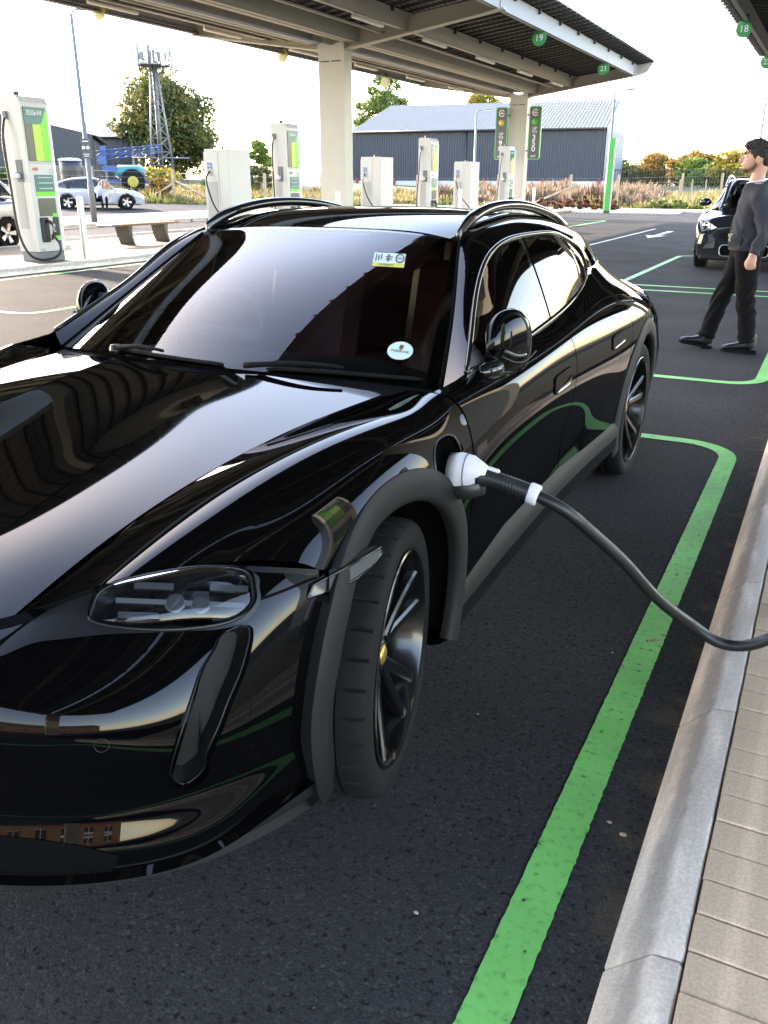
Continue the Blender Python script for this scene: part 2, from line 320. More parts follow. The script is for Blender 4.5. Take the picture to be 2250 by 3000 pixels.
def lathe(prof, axis='x', n=48, c=(0, 0, 0), closed=False):
    """profile [(r, h)] turned round an axis through c (h along axis)"""
    th = np.linspace(0, 2*np.pi, n, endpoint=False); P = np.asarray(prof, float); m = len(P); V = []
    for r, h in P:
        if axis == 'x': V.append(np.c_[np.full(n, h), r*np.cos(th), r*np.sin(th)])
        elif axis == 'y': V.append(np.c_[r*np.cos(th), np.full(n, h), r*np.sin(th)])
        else: V.append(np.c_[r*np.cos(th), r*np.sin(th), np.full(n, h)])
    F = []
    for i in range(m if closed else m-1):
        i2 = (i+1) % m
        for j in range(n):
            k = (j+1) % n; F.append((i*n+j, i*n+k, i2*n+k, i2*n+j))
    return np.concatenate(V)+np.array(c), F
def prism(poly, z0, z1, axis='z'):
    """extruded polygon (list of 2D); axis = extrusion axis, poly in the other two (x: y,z; y: x,z; z: x,y)"""
    P = np.asarray(poly, float); n = len(P)
    def m(h):
        if axis == 'z': return np.c_[P, np.full(n, h)]
        if axis == 'y': return np.c_[P[:, 0], np.full(n, h), P[:, 1]]
        return np.c_[np.full(n, h), P]
    V = np.r_[m(z0), m(z1)]; F = [tuple(range(n))[::-1], tuple(range(n, 2*n))]+[(i, (i+1) % n, n+(i+1) % n, n+i) for i in range(n)]
    A = (P[:, 0]*np.roll(P[:, 1], -1)-P[:, 1]*np.roll(P[:, 0], -1)).sum()
    if (A < 0) ^ (axis == 'y'): F = [f[::-1] for f in F]
    return V, F
def rounded(w, h, r, n=5, cx=0, cy=0):
    """rounded rectangle outline"""
    o = []
    for sx, sy, a0 in ((1, 1, 0), (-1, 1, 90), (-1, -1, 180), (1, -1, 270)):
        for a in np.radians(np.linspace(a0, a0+90, n)): o.append((cx+sx*(w/2-r)+r*math.cos(a), cy+sy*(h/2-r)+r*math.sin(a)))
    return o
def xf(VF, rz=0., loc=(0, 0, 0), sc=1., rx=0., ry=0.):
    V, F = VF; V = np.asarray(V, float)*sc
    for ang, (i, j) in ((rx, (1, 2)), (ry, (2, 0)), (rz, (0, 1))):
        if ang:
            c, s = math.cos(ang), math.sin(ang); W = V.copy(); W[:, i] = c*V[:, i]-s*V[:, j]; W[:, j] = s*V[:, i]+c*V[:, j]; V = W
    return V+np.array(loc), F
def ribbon(C, N, w, t=0.):
    """flat strip following curve C with surface normals N, width w, raised by t"""
    C = np.asarray(C); T = np.gradient(C, axis=0); B = np.cross(N, T); B /= np.linalg.norm(B, axis=1)[:, None]
    n = len(C); V = np.r_[C+B*w/2+N*t, C-B*w/2+N*t]
    return V, [(i, n+i, n+i+1, i+1) for i in range(n-1)]
def loft(rings, closed=True, cap=True):
    """surface through equal-length rings"""
    R = np.asarray(rings, float); m, n = R.shape[:2]; F = []
    for i in range(m-1):
        for j in range(n if closed else n-1):
            k = (j+1) % n; F.append((i*n+j, i*n+k, (i+1)*n+k, (i+1)*n+j))
    if cap and closed: F += [tuple(range(n))[::-1], tuple(range((m-1)*n, m*n))]
    return R.reshape(-1, 3), F
# ---------------------------------------------------------------- objects
COL = scene.collection
def ob(name, VF, m, parent=None, smooth=True, ang=None):
    V, F = VF; me = bpy.data.meshes.new(name); me.from_pydata(np.asarray(V, float).tolist(), [], [tuple(int(i) for i in f) for f in F]); me.update()
    if m is not None: me.materials.append(MATS[m] if isinstance(m, str) else m)
    if smooth:
        me.polygons.foreach_set('use_smooth', [True]*len(me.polygons))
        if ang is not None: me.set_sharp_from_angle(angle=math.radians(ang))
    o = bpy.data.objects.new(name, me); COL.objects.link(o)
    if parent is not None: o.parent = parent
    return o
def tag(o, label=None, cat=None, group=None, kind=None):
    for k, v in (('label', label), ('category', cat), ('group', group), ('kind', kind)):
        if v: o[k] = v
    return o
def thing(name, label, cat, loc=(0, 0, 0), rz=0., group=None):
    o = bpy.data.objects.new(name, None); COL.objects.link(o); o.location = loc; o.rotation_euler = (0, 0, rz); o.empty_display_size = .1
    return tag(o, label, cat, group)
def copy_tree(o, parent=None):
    c = o.copy(); COL.objects.link(c); c.parent = parent
    for ch in o.children: copy_tree(ch, c)
    return c
FONTS = None
def text_mesh(s, size, m, name='lettering', parent=None, loc=(0, 0, 0), rot=(0, 0, 0), depth=.001, align='CENTER', sx=1.):
    """lettering as flat mesh"""
    cu = bpy.data.curves.new('t', 'FONT'); cu.body = s; cu.size = size; cu.align_x = align; cu.align_y = 'CENTER'; cu.extrude = depth; cu.resolution_u = 3
    t = bpy.data.objects.new('t', cu); COL.objects.link(t); dg = bpy.context.evaluated_depsgraph_get(); me = bpy.data.meshes.new_from_object(t.evaluated_get(dg))
    bpy.data.objects.remove(t); bpy.data.curves.remove(cu); me.name = name; me.materials.clear(); me.materials.append(MATS[m])
    o = bpy.data.objects.new(name, me); COL.objects.link(o); o.location = loc; o.rotation_euler = rot; o.scale = (sx, 1, 1)
    if parent is not None: o.parent = parent
    return o
# ---------------------------------------------------------------- main car: control nets (metres, front axle at the origin)
def full(cols):
    """mirror half rows (from x=0 outwards) to full-width rows"""
    return [[(-x, y, z) for x, y, z in reversed(r[1:])]+list(r) for r in cols]
S_ = [  # stations from the bonnet front edge rearwards; columns: centre, crease, shut line, crest, shoulder, side
 [(0, -0.905, 0.6852), (0.13, -0.899, 0.6894), (0.275, -0.8781, 0.704), (0.38, -0.8385, 0.7095), (0.485, -0.79, 0.712), (0.585, -0.7, 0.76), (0.69, -0.61, 0.797), (0.775, -0.53, 0.803), (0.85, -0.45, 0.78), (0.925, -0.33, 0.74)],
 [(0, -0.73, 0.7502), (0.135, -0.725, 0.7544), (0.283, -0.7079, 0.7685), (0.398, -0.6526, 0.7747), (0.513, -0.585, 0.778), (0.615, -0.535, 0.818), (0.735, -0.45, 0.852), (0.825, -0.375, 0.845), (0.895, -0.31, 0.812), (0.945, -0.23, 0.785)],
 [(0, -0.46, 0.8232), (0.14, -0.4566, 0.8274), (0.285, -0.4461, 0.8404), (0.42, -0.4254, 0.8492), (0.555, -0.4, 0.855), (0.652, -0.365, 0.882), (0.762, -0.3, 0.905), (0.845, -0.24, 0.893), (0.915, -0.18, 0.855), (0.957, -0.12, 0.83)],
 [(0, -0.17, 0.8792), (0.14, -0.1676, 0.8833), (0.285, -0.1599, 0.8962), (0.4365, -0.1464, 0.8946), (0.588, -0.13, 0.89), (0.69, -0.1, 0.918), (0.788, -0.06, 0.936), (0.863, -0.03, 0.922), (0.928, 0.0, 0.884), (0.966, 0.02, 0.852)],
 [(0, 0.09, 0.9192), (0.14, 0.0923, 0.9229), (0.285, 0.0996, 0.9347), (0.455, 0.1223, 0.9258), (0.625, 0.15, 0.914), (0.715, 0.15, 0.933), (0.8, 0.17, 0.943), (0.87, 0.19, 0.928), (0.932, 0.21, 0.89), (0.966, 0.23, 0.838)],
 [(0, 0.38, 0.9522), (0.14, 0.3851, 0.9543), (0.285, 0.4011, 0.961), (0.485, 0.4366, 0.946), (0.685, 0.48, 0.928), (0.755, 0.45, 0.938), (0.818, 0.4, 0.944), (0.874, 0.39, 0.926), (0.934, 0.385, 0.888), (0.964, 0.385, 0.825)],
]
SIDEPT = [(.932,-.325,.700),(.952,-.225,.700),(.963,-.115,.700),(.972,.020,.700),(.971,.230,.700),(.968,.385,.690)]
def shoulder(c, e, ts, p=.8):
    """rounded quarter from crest c to side point e"""
    o = []
    for t in np.radians(ts):
        sx, cz = math.sin(t)**p if t > 0 else 0., max(0., math.cos(t))**p; o.append((c[0]+(e[0]-c[0])*sx, c[1]+(e[1]-c[1])*sx, e[2]+(c[2]-e[2])*cz))
    return o
TS = (0, 15, 30, 45, 60, 75, 90)
LOWS = [[(x, y, .56), (x-.002, y, .40), (x-.012, y, .26)] for x, y, z in SIDEPT]
DC, DE = (.832,.455,.948), (.966,.455,.690)
DOOR0 = shoulder(DC, DE, (0, 22, 45, 68, 90))+[(.957,.455,.55),(.951,.455,.40),(.944,.455,.27)]
BON = Surf(full([r[:3] for r in S_]), 3)
BONO = Surf([r[2:5] for r in S_], 3)
FEN = Surf([S_[i][4:6]+shoulder(S_[i][6], SIDEPT[i], TS)+LOWS[i] for i in range(6)]+[[(.73,.515,.931),(.785,.475,.943)]+shoulder(DC, DE, TS)+DOOR0[5:]], 4)
def row(y, *xz): return [(x, y, z) for x, z in xz]
SIDE = Surf([DOOR0,
 row(.70,(.852,.964),(.900,.940),(.937,.903),(.958,.830),(.957,.70),(.939,.55),(.932,.40),(.938,.27)),
 row(1.10,(.847,.972),(.903,.950),(.937,.916),(.957,.838),(.951,.70),(.921,.55),(.916,.40),(.933,.27)),
 row(1.55,(.832,.990),(.893,.966),(.930,.932),(.956,.850),(.952,.70),(.920,.55),(.915,.40),(.933,.27)),
 row(2.00,(.802,1.018),(.866,.992),(.915,.956),(.956,.865),(.958,.70),(.936,.55),(.926,.40),(.935,.27)),
 row(2.40,(.752,1.062),(.830,1.022),(.903,.976),(.962,.880),(.973,.72),(.960,.55),(.946,.40),(.940,.27)),
 row(2.70,(.712,1.088),(.790,1.047),(.890,.985),(.968,.888),(.982,.74),(.972,.55),(.960,.40),(.945,.27)),
 row(3.00,(.672,1.098),(.753,1.030),(.868,.965),(.955,.876),(.982,.74),(.974,.55),(.960,.40),(.945,.27)),
 row(3.40,(.608,1.040),(.698,.980),(.826,.915),(.915,.838),(.945,.72),(.955,.55),(.940,.40),(.925,.27)),
 row(3.75,(.560,.970),(.650,.928),(.765,.872),(.850,.805),(.885,.70),(.905,.55),(.890,.40),(.875,.27)),
 row(4.00,(.520,.935),(.610,.912),(.710,.873),(.780,.810),(.805,.69),(.800,.55),(.785,.40),(.770,.27))], 6)
# lower front: columns from the centre round the corner to the wheel arch, rows bottom to top
BUM = Surf(full([
 [(0,-.900,.135),(.25,-.890,.135),(.45,-.845,.135),(.645,-.725,.135),(.765,-.600,.135),(.838,-.465,.135),(.878,-.350,.135)],
 [(0,-.945,.195),(.25,-.938,.195),(.465,-.890,.195),(.685,-.765,.195),(.805,-.640,.195),(.875,-.500,.195),(.915,-.375,.195)],
 [(0,-.992,.285),(.25,-.984,.285),(.512,-.932,.285),(.745,-.806,.285),(.862,-.666,.29),(.906,-.515,.31),(.938,-.385,.32)],
 [(0,-.963,.372),(.25,-.956,.372),(.507,-.902,.372),(.729,-.784,.372),(.846,-.655,.372),(.904,-.510,.372),(.939,-.383,.375)],
 [(0,-.966,.46),(.25,-.960,.46),(.515,-.908,.46),(.738,-.792,.46),(.856,-.665,.46),(.913,-.52,.46),(.947,-.385,.46)],
 [(0,-.982,.575),(.25,-.974,.575),(.522,-.912,.575),(.738,-.786,.58),(.853,-.648,.59),(.911,-.505,.61),(.946,-.370,.62)],
 [(0,-.945,.655),(.25,-.935,.655),(.505,-.865,.66),(.705,-.735,.67),(.825,-.605,.685),(.893,-.480,.70),(.936,-.345,.705)],
 [(0,-.908,.686),(.25,-.885,.696),(.49,-.785,.724),(.64,-.655,.781),(.765,-.540,.799),(.862,-.435,.772),(.929,-.328,.735)],
]))
# windscreen rows bottom to top
WS = Surf(full([
 [(0,.395,.960),(.25,.415,.958),(.50,.480,.947),(.70,.570,.926),(.785,.622,.915)],
 [(0,.700,1.118),(.25,.715,1.114),(.47,.760,1.103),(.64,.825,1.078),(.712,.862,1.060)],
 [(0,.990,1.238),(.25,1.000,1.235),(.45,1.025,1.225),(.585,1.055,1.206),(.640,1.070,1.190)],
 [(0,1.290,1.338),(.25,1.285,1.336),(.42,1.275,1.327),(.53,1.262,1.314),(.575,1.252,1.303)],
]))
REDGE = [(.785,.622,.915),(.712,.862,1.060),(.640,1.070,1.190),(.575,1.252,1.303),(.552,1.50,1.362),(.545,1.80,1.384),(.545,2.10,1.374),(.552,2.40,1.345),(.568,2.70,1.292),(.590,2.98,1.222),(.612,3.22,1.100)]
ROOF = Surf(full([
 [(0,1.290,1.338),(.22,1.287,1.336),(.42,1.275,1.327),(.575,1.252,1.303)],
 [(0,1.520,1.383),(.22,1.520,1.381),(.42,1.512,1.373),(.552,1.500,1.362)],
 [(0,1.800,1.402),(.22,1.800,1.400),(.42,1.800,1.392),(.545,1.800,1.384)],
 [(0,2.100,1.395),(.22,2.100,1.393),(.42,2.100,1.384),(.545,2.100,1.374)],
 [(0,2.420,1.372),(.22,2.418,1.370),(.42,2.410,1.362),(.552,2.400,1.345)],
 [(0,2.760,1.326),(.22,2.755,1.324),(.42,2.735,1.314),(.568,2.700,1.292)],
 [(0,3.060,1.264),(.22,3.050,1.262),(.42,3.020,1.250),(.590,2.980,1.222)],
 [(0,3.360,1.155),(.22,3.350,1.152),(.42,3.300,1.140),(.612,3.220,1.100)]]))
TAIL = Surf(full([
 [(0,3.360,1.155),(.22,3.350,1.152),(.42,3.300,1.140),(.612,3.220,1.100)],
 [(0,3.620,1.055),(.22,3.610,1.052),(.42,3.560,1.043),(.597,3.470,1.028)],
 [(0,3.860,.975),(.22,3.845,.973),(.40,3.800,.968),(.550,3.750,.978)],
 [(0,4.060,.950),(.22,4.045,.947),(.38,4.020,.938),(.520,3.985,.930)]]))
WTOP = [(.850,.660,.968),(.790,.845,1.060),(.738,1.005,1.147),(.703,1.19,1.255),(.697,1.36,1.300),(.695,1.555,1.312),(.693,1.79,1.310),(.692,2.085,1.292),(.700,2.29,1.250),(.712,2.47,1.180),(.722,2.53,1.110)]
WBOT = [(.850,.660,.968),(.847,.89,.972),(.840,1.27,.980),(.832,1.48,.990),(.820,1.70,1.000),(.800,1.99,1.020),(.775,2.22,1.042),(.748,2.41,1.068),(.732,2.49,1.090),(.722,2.53,1.110)]
# ---------------------------------------------------------------- main car
car = thing('estate_car', 'glossy black electric estate car charging in the nearest bay', 'car')
HLP = np.array([(0.949,0.794),(0.972,0.796),(0.993,0.803),(0.998,0.816),(0.998,0.836),(0.998,0.872),(0.998,0.903),(0.992,0.921),(0.972,0.928),(0.940,0.929),(0.904,0.927),(0.883,0.911),(0.887,0.883),(0.901,0.851),(0.921,0.820),(0.937,0.802)])
SLP = np.array([(0.862,0.898),(0.843,0.891),(0.809,0.881),(0.756,0.873),(0.706,0.868),(0.638,0.861),(0.571,0.855),(0.515,0.852),(0.471,0.856),(0.450,0.863),(0.463,0.871),(0.542,0.881),(0.621,0.892),(0.682,0.901),(0.734,0.911),(0.790,0.919),(0.836,0.923),(0.862,0.915)])
def dense(P, n=80): return curve(np.c_[P, np.zeros(len(P))], n, True)[:, :2]
HLD, SLD = dense(HLP, 96), dense(SLP, 96)
flipv = lambda P: np.c_[P[:, 0], 1-P[:, 1]][::-1]
GRT = np.array([(0.362,0.500),(0.360,0.600),(0.356,0.680),(0.350,0.719),(0.345,0.751),(0.328,0.781),(0.293,0.807)])
GRP = np.r_[GRT, [(.14,.800),(.14,.5)]]; GRP = np.r_[GRT[::-1], flipv(GRT)[::-1][1:] if False else np.c_[GRT[1:,0], 1-GRT[1:,1]], [(.14,.20),(.14,.80)]]
bo = patch(BONO, .004, .985, 0, .992, 70, 40, flip=-1, flange=0); bc = patch(BON, .004, .985, 0, 1, 70, 50, flip=-1, flange=0)
ob('bonnet', merge(bc, bo, mir(bo)), 'paint_black', car, ang=28)
ob('front_bumper', patch(BUM, .196, .997, 0, 1, 90, 260, cuts=[HLD, flipv(HLD), SLD, flipv(SLD)], flange=.02, flip=1), 'paint_black', car, ang=28)
g = patch(BUM, .198, .37, .15, .85, 24, 120, keep=GRP, flange=0); ob('lower_intake', (np.asarray(g[0])+[0, -.0025, 0], g[1]), 'liner', car)
ob('bumper_lip', patch(BUM, 0, .194, 0, 1, 12, 120, flange=.02), 'cladding', car, ang=28)
AC, AR = (0., .42), .418
RAC = (2.885, .41)
def fdrop(P): return (np.hypot(P[:, 1]-AC[0], P[:, 2]-AC[1]) < AR) | ((P[:, 1] < AC[0]) & (P[:, 2] < AC[1])) 
PORT = dense(np.array([(.716,.425),(.775,.406),(.838,.406),(.879,.423),(.894,.453),(.900,.488),(.897,.524),(.882,.549),(.829,.555),(.758,.538),(.702,.505),(.683,.471)]))
fen = patch(FEN, .003, .993, .004, 1, 130, 170, drop=fdrop, flip=-1, cuts=[PORT]); fenr = patch(FEN, .003, .993, .004, 1, 110, 150, drop=fdrop, flip=-1)
for g in (fen, mir(fenr)): ob('front_fender', g, 'paint_black', car, ang=28)
def sdrop(P): return np.hypot(P[:, 1]-RAC[0], P[:, 2]-RAC[1]) < AR
US = lambda y: float(np.interp(y, [r[0][1] for r in SIDE.n], SIDE.tu))
vs_ = .93
for nm, a, b, dr in (('front_door', US(.455)+.001, US(1.57), None), ('rear_door', US(1.578), US(2.52), sdrop), ('rear_quarter', US(2.528), 1, sdrop)):
    g = patch(SIDE, a, b, 0, vs_, 90 if nm != 'rear_quarter' else 120, 80, drop=dr, flip=-1)
    for q in (g, mir(g)): ob(nm, q, 'paint_black', car, ang=28)
# roof, roof sides, pillars, tail
ob('roof', patch(ROOF, .004, 1, .0, 1, 60, 50, flip=-1), 'paint_black', car, ang=28)
ob('tailgate', patch(TAIL, 0, 1, 0, 1, 30, 50, flip=-1), 'paint_black', car, ang=28)
def ruled(A, B, bulge=.012, n=11, out=(1, 0, .6)):
    a, b = curve(A, n), curve(B, n); o = np.array(out)/np.linalg.norm(out)
    m = (a+b)/2+o*bulge*np.minimum(1, np.linalg.norm(a-b, axis=1)/.15)[:, None]
    return Surf(np.stack([a, m, b], 1))
RSIDE = ruled(WTOP, REDGE, .014)
c0 = curve(SIDE.n[:, 0], 60); c0r = c0[(c0[:, 1] > 2.50) & (c0[:, 1] < 3.3)]
CPIL = Surf(np.stack([curve(c0r, 5), np.linspace((.722, 2.53, 1.110), (.612, 3.22, 1.100), 5)], 1))
for q in (patch(RSIDE, 0, 1, 0, 1, 70, 14, flip=1),): 
    for s in (q, mir(q)): ob('roof_side', s, 'paint_black', car, ang=28)
q = patch(CPIL, 0, 1, 0, 1, 20, 8, flip=1)
for s in (q, mir(q)): ob('rear_pillar', s, 'paint_black', car, ang=28)
last = SIDE.n[-1]
REAR = Surf([[(-x, y, z), (-x*.55, y+.06, z), (0, y+.085, z), (x*.55, y+.06, z), (x, y, z)] for x, y, z in last])
ob('rear_bumper', patch(REAR, 0, 1, 0, 1, 24, 30, flip=-1), 'paint_black', car, ang=28)
# glass
ob('windscreen', patch(WS, .004, .996, .006, .994, 50, 50, flange=0, flip=-1), 'windscreen_glass', car)
# black ceramic border on the glass
def frame(S, n=40, wu=.035, wv=.022, lift=-.003, flip=-1):
    a = patch(S, .004, .004+wu, .006, .994, 4, n, flange=0, flip=flip); b = patch(S, .996-wu*.6, .996, .006, .994, 4, n, flange=0, flip=flip)
    c = patch(S, .004, .996, .006, .006+wv, n, 4, flange=0, flip=flip); d = patch(S, .004, .996, .994-wv, .994, n, 4, flange=0, flip=flip)
    V, F = merge(a, b, c, d); return V+[0, -lift*.6, lift], F
ob('windscreen_border', frame(WS), 'gloss_black', car)
_o = np.r_[curve(WBOT, 40), curve(WTOP, 40)]
_q = lambda y, z: np.stack([np.ones_like(y), y, z, y*y, y*z, z*z, y**3], -1)
_c = np.linalg.lstsq(_q(_o[:, 1], _o[:, 2]), _o[:, 0], rcond=None)[0]
class Win:
    a, b = curve(WBOT, 200), curve(WTOP, 200); t = np.linspace(0, 1, 200)
    def at(s, u, v):
        u, v = np.atleast_1d(u), np.atleast_1d(v); A = np.stack([np.interp(u, s.t, s.a[:, k]) for k in (1, 2)], -1); B = np.stack([np.interp(u, s.t, s.b[:, k]) for k in (1, 2)], -1)
        p = A*(1-v)[:, None]+B*v[:, None]; hh = np.linalg.norm(A-B, axis=1); return np.c_[_q(p[:, 0], p[:, 1]) @ _c+.022*4*v*(1-v)*np.minimum(1, hh/.22), p]
WIN = Win()
def tat(y, C):
    c = curve(C, 400); return np.interp(y, c[:, 1], np.linspace(0, 1, 400))
tB = .505
for nm, a, b in (('front_side_window', .0, tB-.012), ('rear_side_window', tB+.012, .865), ('quarter_window', .872, 1.)):
    g = patch(WIN, a, b, 0, 1, 40, 16, flange=0, flip=1)
    for s in (g, mir(g)): ob(nm, s, 'side_glass', car)
pb = WIN.at(np.full(12, tB), np.linspace(0, 1, 12)); nb = np.tile((1., 0, .45), (12, 1))
for sgn in (1, -1):
    g = ribbon(pb-[.004, 0, 0], nb, .07); g = g if sgn > 0 else mir(g); ob('door_pillar', g, 'gloss_black', car)
outl = np.r_[curve(WBOT, 60), curve(WTOP, 60)[::-1]]
for sgn in (1, -1): ob('window_trim', tube(outl*[sgn, 1, 1]+[0, 0, 0], .009, 8), 'gloss_black', car)
# sill claddings
def sillrow(y, w): return [(w-.004, y, .405), (w+.012, y, .375), (w+.016, y, .31), (w+.004, y, .235), (w-.05, y, .185), (w-.12, y, .175)]
SILL = Surf([sillrow(.38, .945), sillrow(.6, .936), sillrow(1.0, .924), sillrow(1.5, .918), sillrow(2.0, .926), sillrow(2.3, .938), sillrow(2.48, .945)])
for v0, v1, mt in ((0, .30, 'cladding'), (.30, 1, 'gloss_black')):
    g = patch(SILL, 0, 1, v0, v1, 50, 14, flip=-1, flange=0)
    for s in (g, mir(g)): ob('sill_cladding', s, mt, car)
g = patch(SILL, .04, .93, .66, .685, 40, 3, flip=-1, flange=0); g = (g[0]+[.003, 0, -.001], g[1])
for s in (g, mir(g)): ob('sill_trim', s, 'silver_trim', car)
# wheel-arch claddings on the body surface
_pts = np.concatenate([FEN.grid(np.linspace(0, 1, 160), np.linspace(.3, 1, 160)).reshape(-1, 3), BUM.grid(np.linspace(0, 1, 120), np.linspace(.9, 1, 40)).reshape(-1, 3), SIDE.grid(np.linspace(0, 1, 300), np.linspace(.2, 1, 120)).reshape(-1, 3)])
def bodyx(y, z):
    d = (_pts[:, 1]-y)**2+(_pts[:, 2]-z)**2; k = np.argsort(d)[:6]; w = 1/(d[k]+1e-5); return (w*_pts[k, 0]).sum()/w.sum()
def arch(c, a0, a1, R0=.436, R1=.352):
    rings = []
    A = np.radians(np.linspace(a0, a1, 72))
    sm = np.array([bodyx(c[0]+R0*math.cos(a), c[1]+R0*math.sin(a)) for a in A]); 
    k = np.ones(9)/9; sm = np.convolve(np.r_[[sm[0]]*4, sm, [sm[-1]]*4], k, 'valid')
    for a, x in zip(A, sm):
        ex = (.026*min(1., max(0., (-.15-(c[0]+R0*math.cos(a)))/.2)) if c[0] < 1 else 0.)
        f = lambda R, dx: (x+dx+(ex if dx > 0 else 0), c[0]+R*math.cos(a)-(ex*.5 if dx > 0 else 0), c[1]+R*math.sin(a))
        rings.append([f(R0, -.012), f(R0, .003), f(R0-.008, .009), f(R0-.032, .014), f(R1+.018, .016), f(R1+.004, .010), f(R1, -.002), f(R1+.004, -.022)])
    V, F = loft(rings, closed=False); n = len(rings[0]); m = len(rings); F += [tuple(range(n)), tuple(range((m-1)*n, m*n))[::-1]]; return V, F
for c, a0, a1 in ((AC, -28, 222), (RAC, -34, 210)):
    g = arch(c, a0, a1)
    for s in (g, mir(g)): ob('wheel_arch_cladding', s, 'cladding', car, ang=50)
# dark liners behind the wheels, floor and bulkheads
for yc, zc in (AC, RAC):
    A = np.radians(np.linspace(-25, 205, 40)); r = .40
    w = np.array([[(x, yc+r*math.cos(a), zc+r*math.sin(a)) for a in A] for x in (.55, .93)]); g = loft(w, closed=False)
    disc = (np.r_[[(.56, yc, zc)], [(.56, yc+r*math.cos(a), zc+r*math.sin(a)) for a in A]], [(0, i, i+1) for i in range(1, 40)])
    g = merge(g, disc)
    for s in (g, mir(g)): ob('wheel_well_liner', s, 'liner', car)
ob('underbody', merge(box(0, 1.45, .24, 1.10, 4.3, .16), box(0, 1.45, .30, 1.76, 1.9, .20), box(0, -.62, .40, 1.0, .30, .44), box(0, 3.5, .55, 1.1, .5, .5)), 'liner', car, smooth=False)
# ---------------------------------------------------------------- wheels
def make_wheel():
    """wheel about the x axis, outer face at +x, centre at the origin; width .265"""
    t = bpy.data.objects.new('wheel', None); COL.objects.link(t)
    n = 432; half = .128
    prof = [(.272, .108), (.283, .116), (.300, .124), (.322, .127), (.338, .124), (.349, .117), (.3555, .106), (.3585, .092), (.3595, .078), (.3600, .060),
            (.3600, .052), (.348, .0505), (.348, .0405), (.3602, .040), (.3602, .010), (.348, .0095), (.348, -.0015), (.3602, -.002), (.3602, -.040), (.348, -.0405), (.348, -.0505), (.3600, -.052), (.3595, -.078), (.3585, -.092), (.3555, -.106), (.349, -.117), (.338, -.124), (.30, -.124), (.272, -.108)]
    V, F = lathe(prof, 'x', n)
    V = V.reshape(len(prof), n, 3).copy(); j = np.arange(n)
    for rows, ph, per, wd in (((6, 7, 8), 0, 13, 1), ((22, 23, 24), 6, 13, 1), ((13, 14), 6, 13, 1), ((17, 18), 0, 13, 1)):
        g = ((j+ph) % per) < wd
        for r in rows:
            s = .009/.36*np.ones(n); V[r, g, 1:] *= (1-s[g])[:, None]
    ob('tyre', (V.reshape(-1, 3), F), 'tyre', t, ang=35)
    ob('rim', lathe([(.276, .112), (.281, .117), (.2815, .122), (.278, .1245), (.272, .122), (.267, .112), (.262, .09), (.252, .05), (.245, -.04), (.255, -.11), (.276, -.115)], 'x', 72), 'alloy_black', t, ang=40)
    for k in range(5):
        a0 = 2*math.pi*k/5+.3
        for sg in (-1, 1):
            a1 = a0+sg*.21; ah = a0+sg*.10; rings = []
            for f, r in ((0, .052), (.25, .105), (.55, .17), (.85, .235), (1., .268)):
                a = ah+(a1-ah)*f**.8+sg*.04*math.sin(math.pi*f); w = .020-.006*f+.004*f*f; x = .062+.042*f**1.3; th = .030-.010*f
                d = np.array([0, math.cos(a), math.sin(a)]); e = np.array([0, -math.sin(a), math.cos(a)]); X = np.array([1., 0, 0])
                c = d*r+X*x
                rings.append([c+e*w+X*-th, c+e*w*.95, c+e*w*.55+X*.006, c-e*w*.55+X*.006, c-e*w*.95, c-e*w-X*th])
            ob('spoke', loft(rings), 'alloy_black', t, ang=24)
    ob('hub', lathe([(.0, .070), (.036, .070), (.040, .066), (.060, .064), (.068, .055), (.07, .02)], 'x', 40), 'alloy_black', t, ang=40)
    ob('hub_cap', lathe([(.0, .077), (.018, .076), (.027, .071), (.028, .066)], 'x', 24), 'gold', t)
    for k in range(5):
        a = 2*math.pi*k/5; ob('wheel_bolt', lathe([(.0, .060), (.009, .060), (.0095, .045)], 'x', 8, (0, .05*math.cos(a), .05*math.sin(a))), 'satin_black', t)
    ob('brake_disc', lathe([(.09, .012), (.185, .012), (.185, -.02), (.09, -.02)], 'x', 48), 'disc_metal', t, ang=30)
    A = np.linspace(-.5, .5, 9)-.2; ob('brake_caliper', loft([[(x, r*math.cos(a+math.pi), r*math.sin(a+math.pi)) for x, r in ((.035, .115), (.04, .19), (-.04, .195), (-.04, .11))] for a in A]), 'satin_black', t, ang=40)
    return t
w0 = make_wheel(); w0.parent = car
STEER = .218
def place_wheel(w, x, y, rz): w.location = (x, y, .36); w.rotation_euler = (0, 0, rz)
place_wheel(w0, .840, -.024, STEER)
for x, y, rz in ((-.840, .0, math.pi+STEER), (.842, 2.885, 0), (-.842, 2.885, math.pi)):
    w = copy_tree(w0, car); place_wheel(w, x, y, rz)
# ---------------------------------------------------------------- main car: details
def outline3(S, P, lift=0., flip=1):
    q = S.at(P[:, 0], P[:, 1]); n = S.nrm(P[:, 0], P[:, 1], flip); return q+n*lift, n
def closed_tube(C, r, n=6):
    C = np.asarray(C); V, F = tube(np.r_[C, C[:1]], r, n, cap=False); return V, F
def sunk(S, P, depth, flip=1, shrink=.88):
    q, n = outline3(S, P, 0, flip); c = q.mean(0); nm = n.mean(0)/np.linalg.norm(n.mean(0))
    r1 = q-n*depth*.5; r2 = c+(q-c)*shrink-nm*depth; m = len(q)
    V = np.r_[q-n*.001, r1, r2, [c-nm*depth]]
    F = [(i, (i+1) % m, m+(i+1) % m, m+i) for i in range(m)]+[(m+i, m+(i+1) % m, 2*m+(i+1) % m, 2*m+i) for i in range(m)]+[(2*m+i, 2*m+(i+1) % m, 3*m) for i in range(m)]
    return V, F
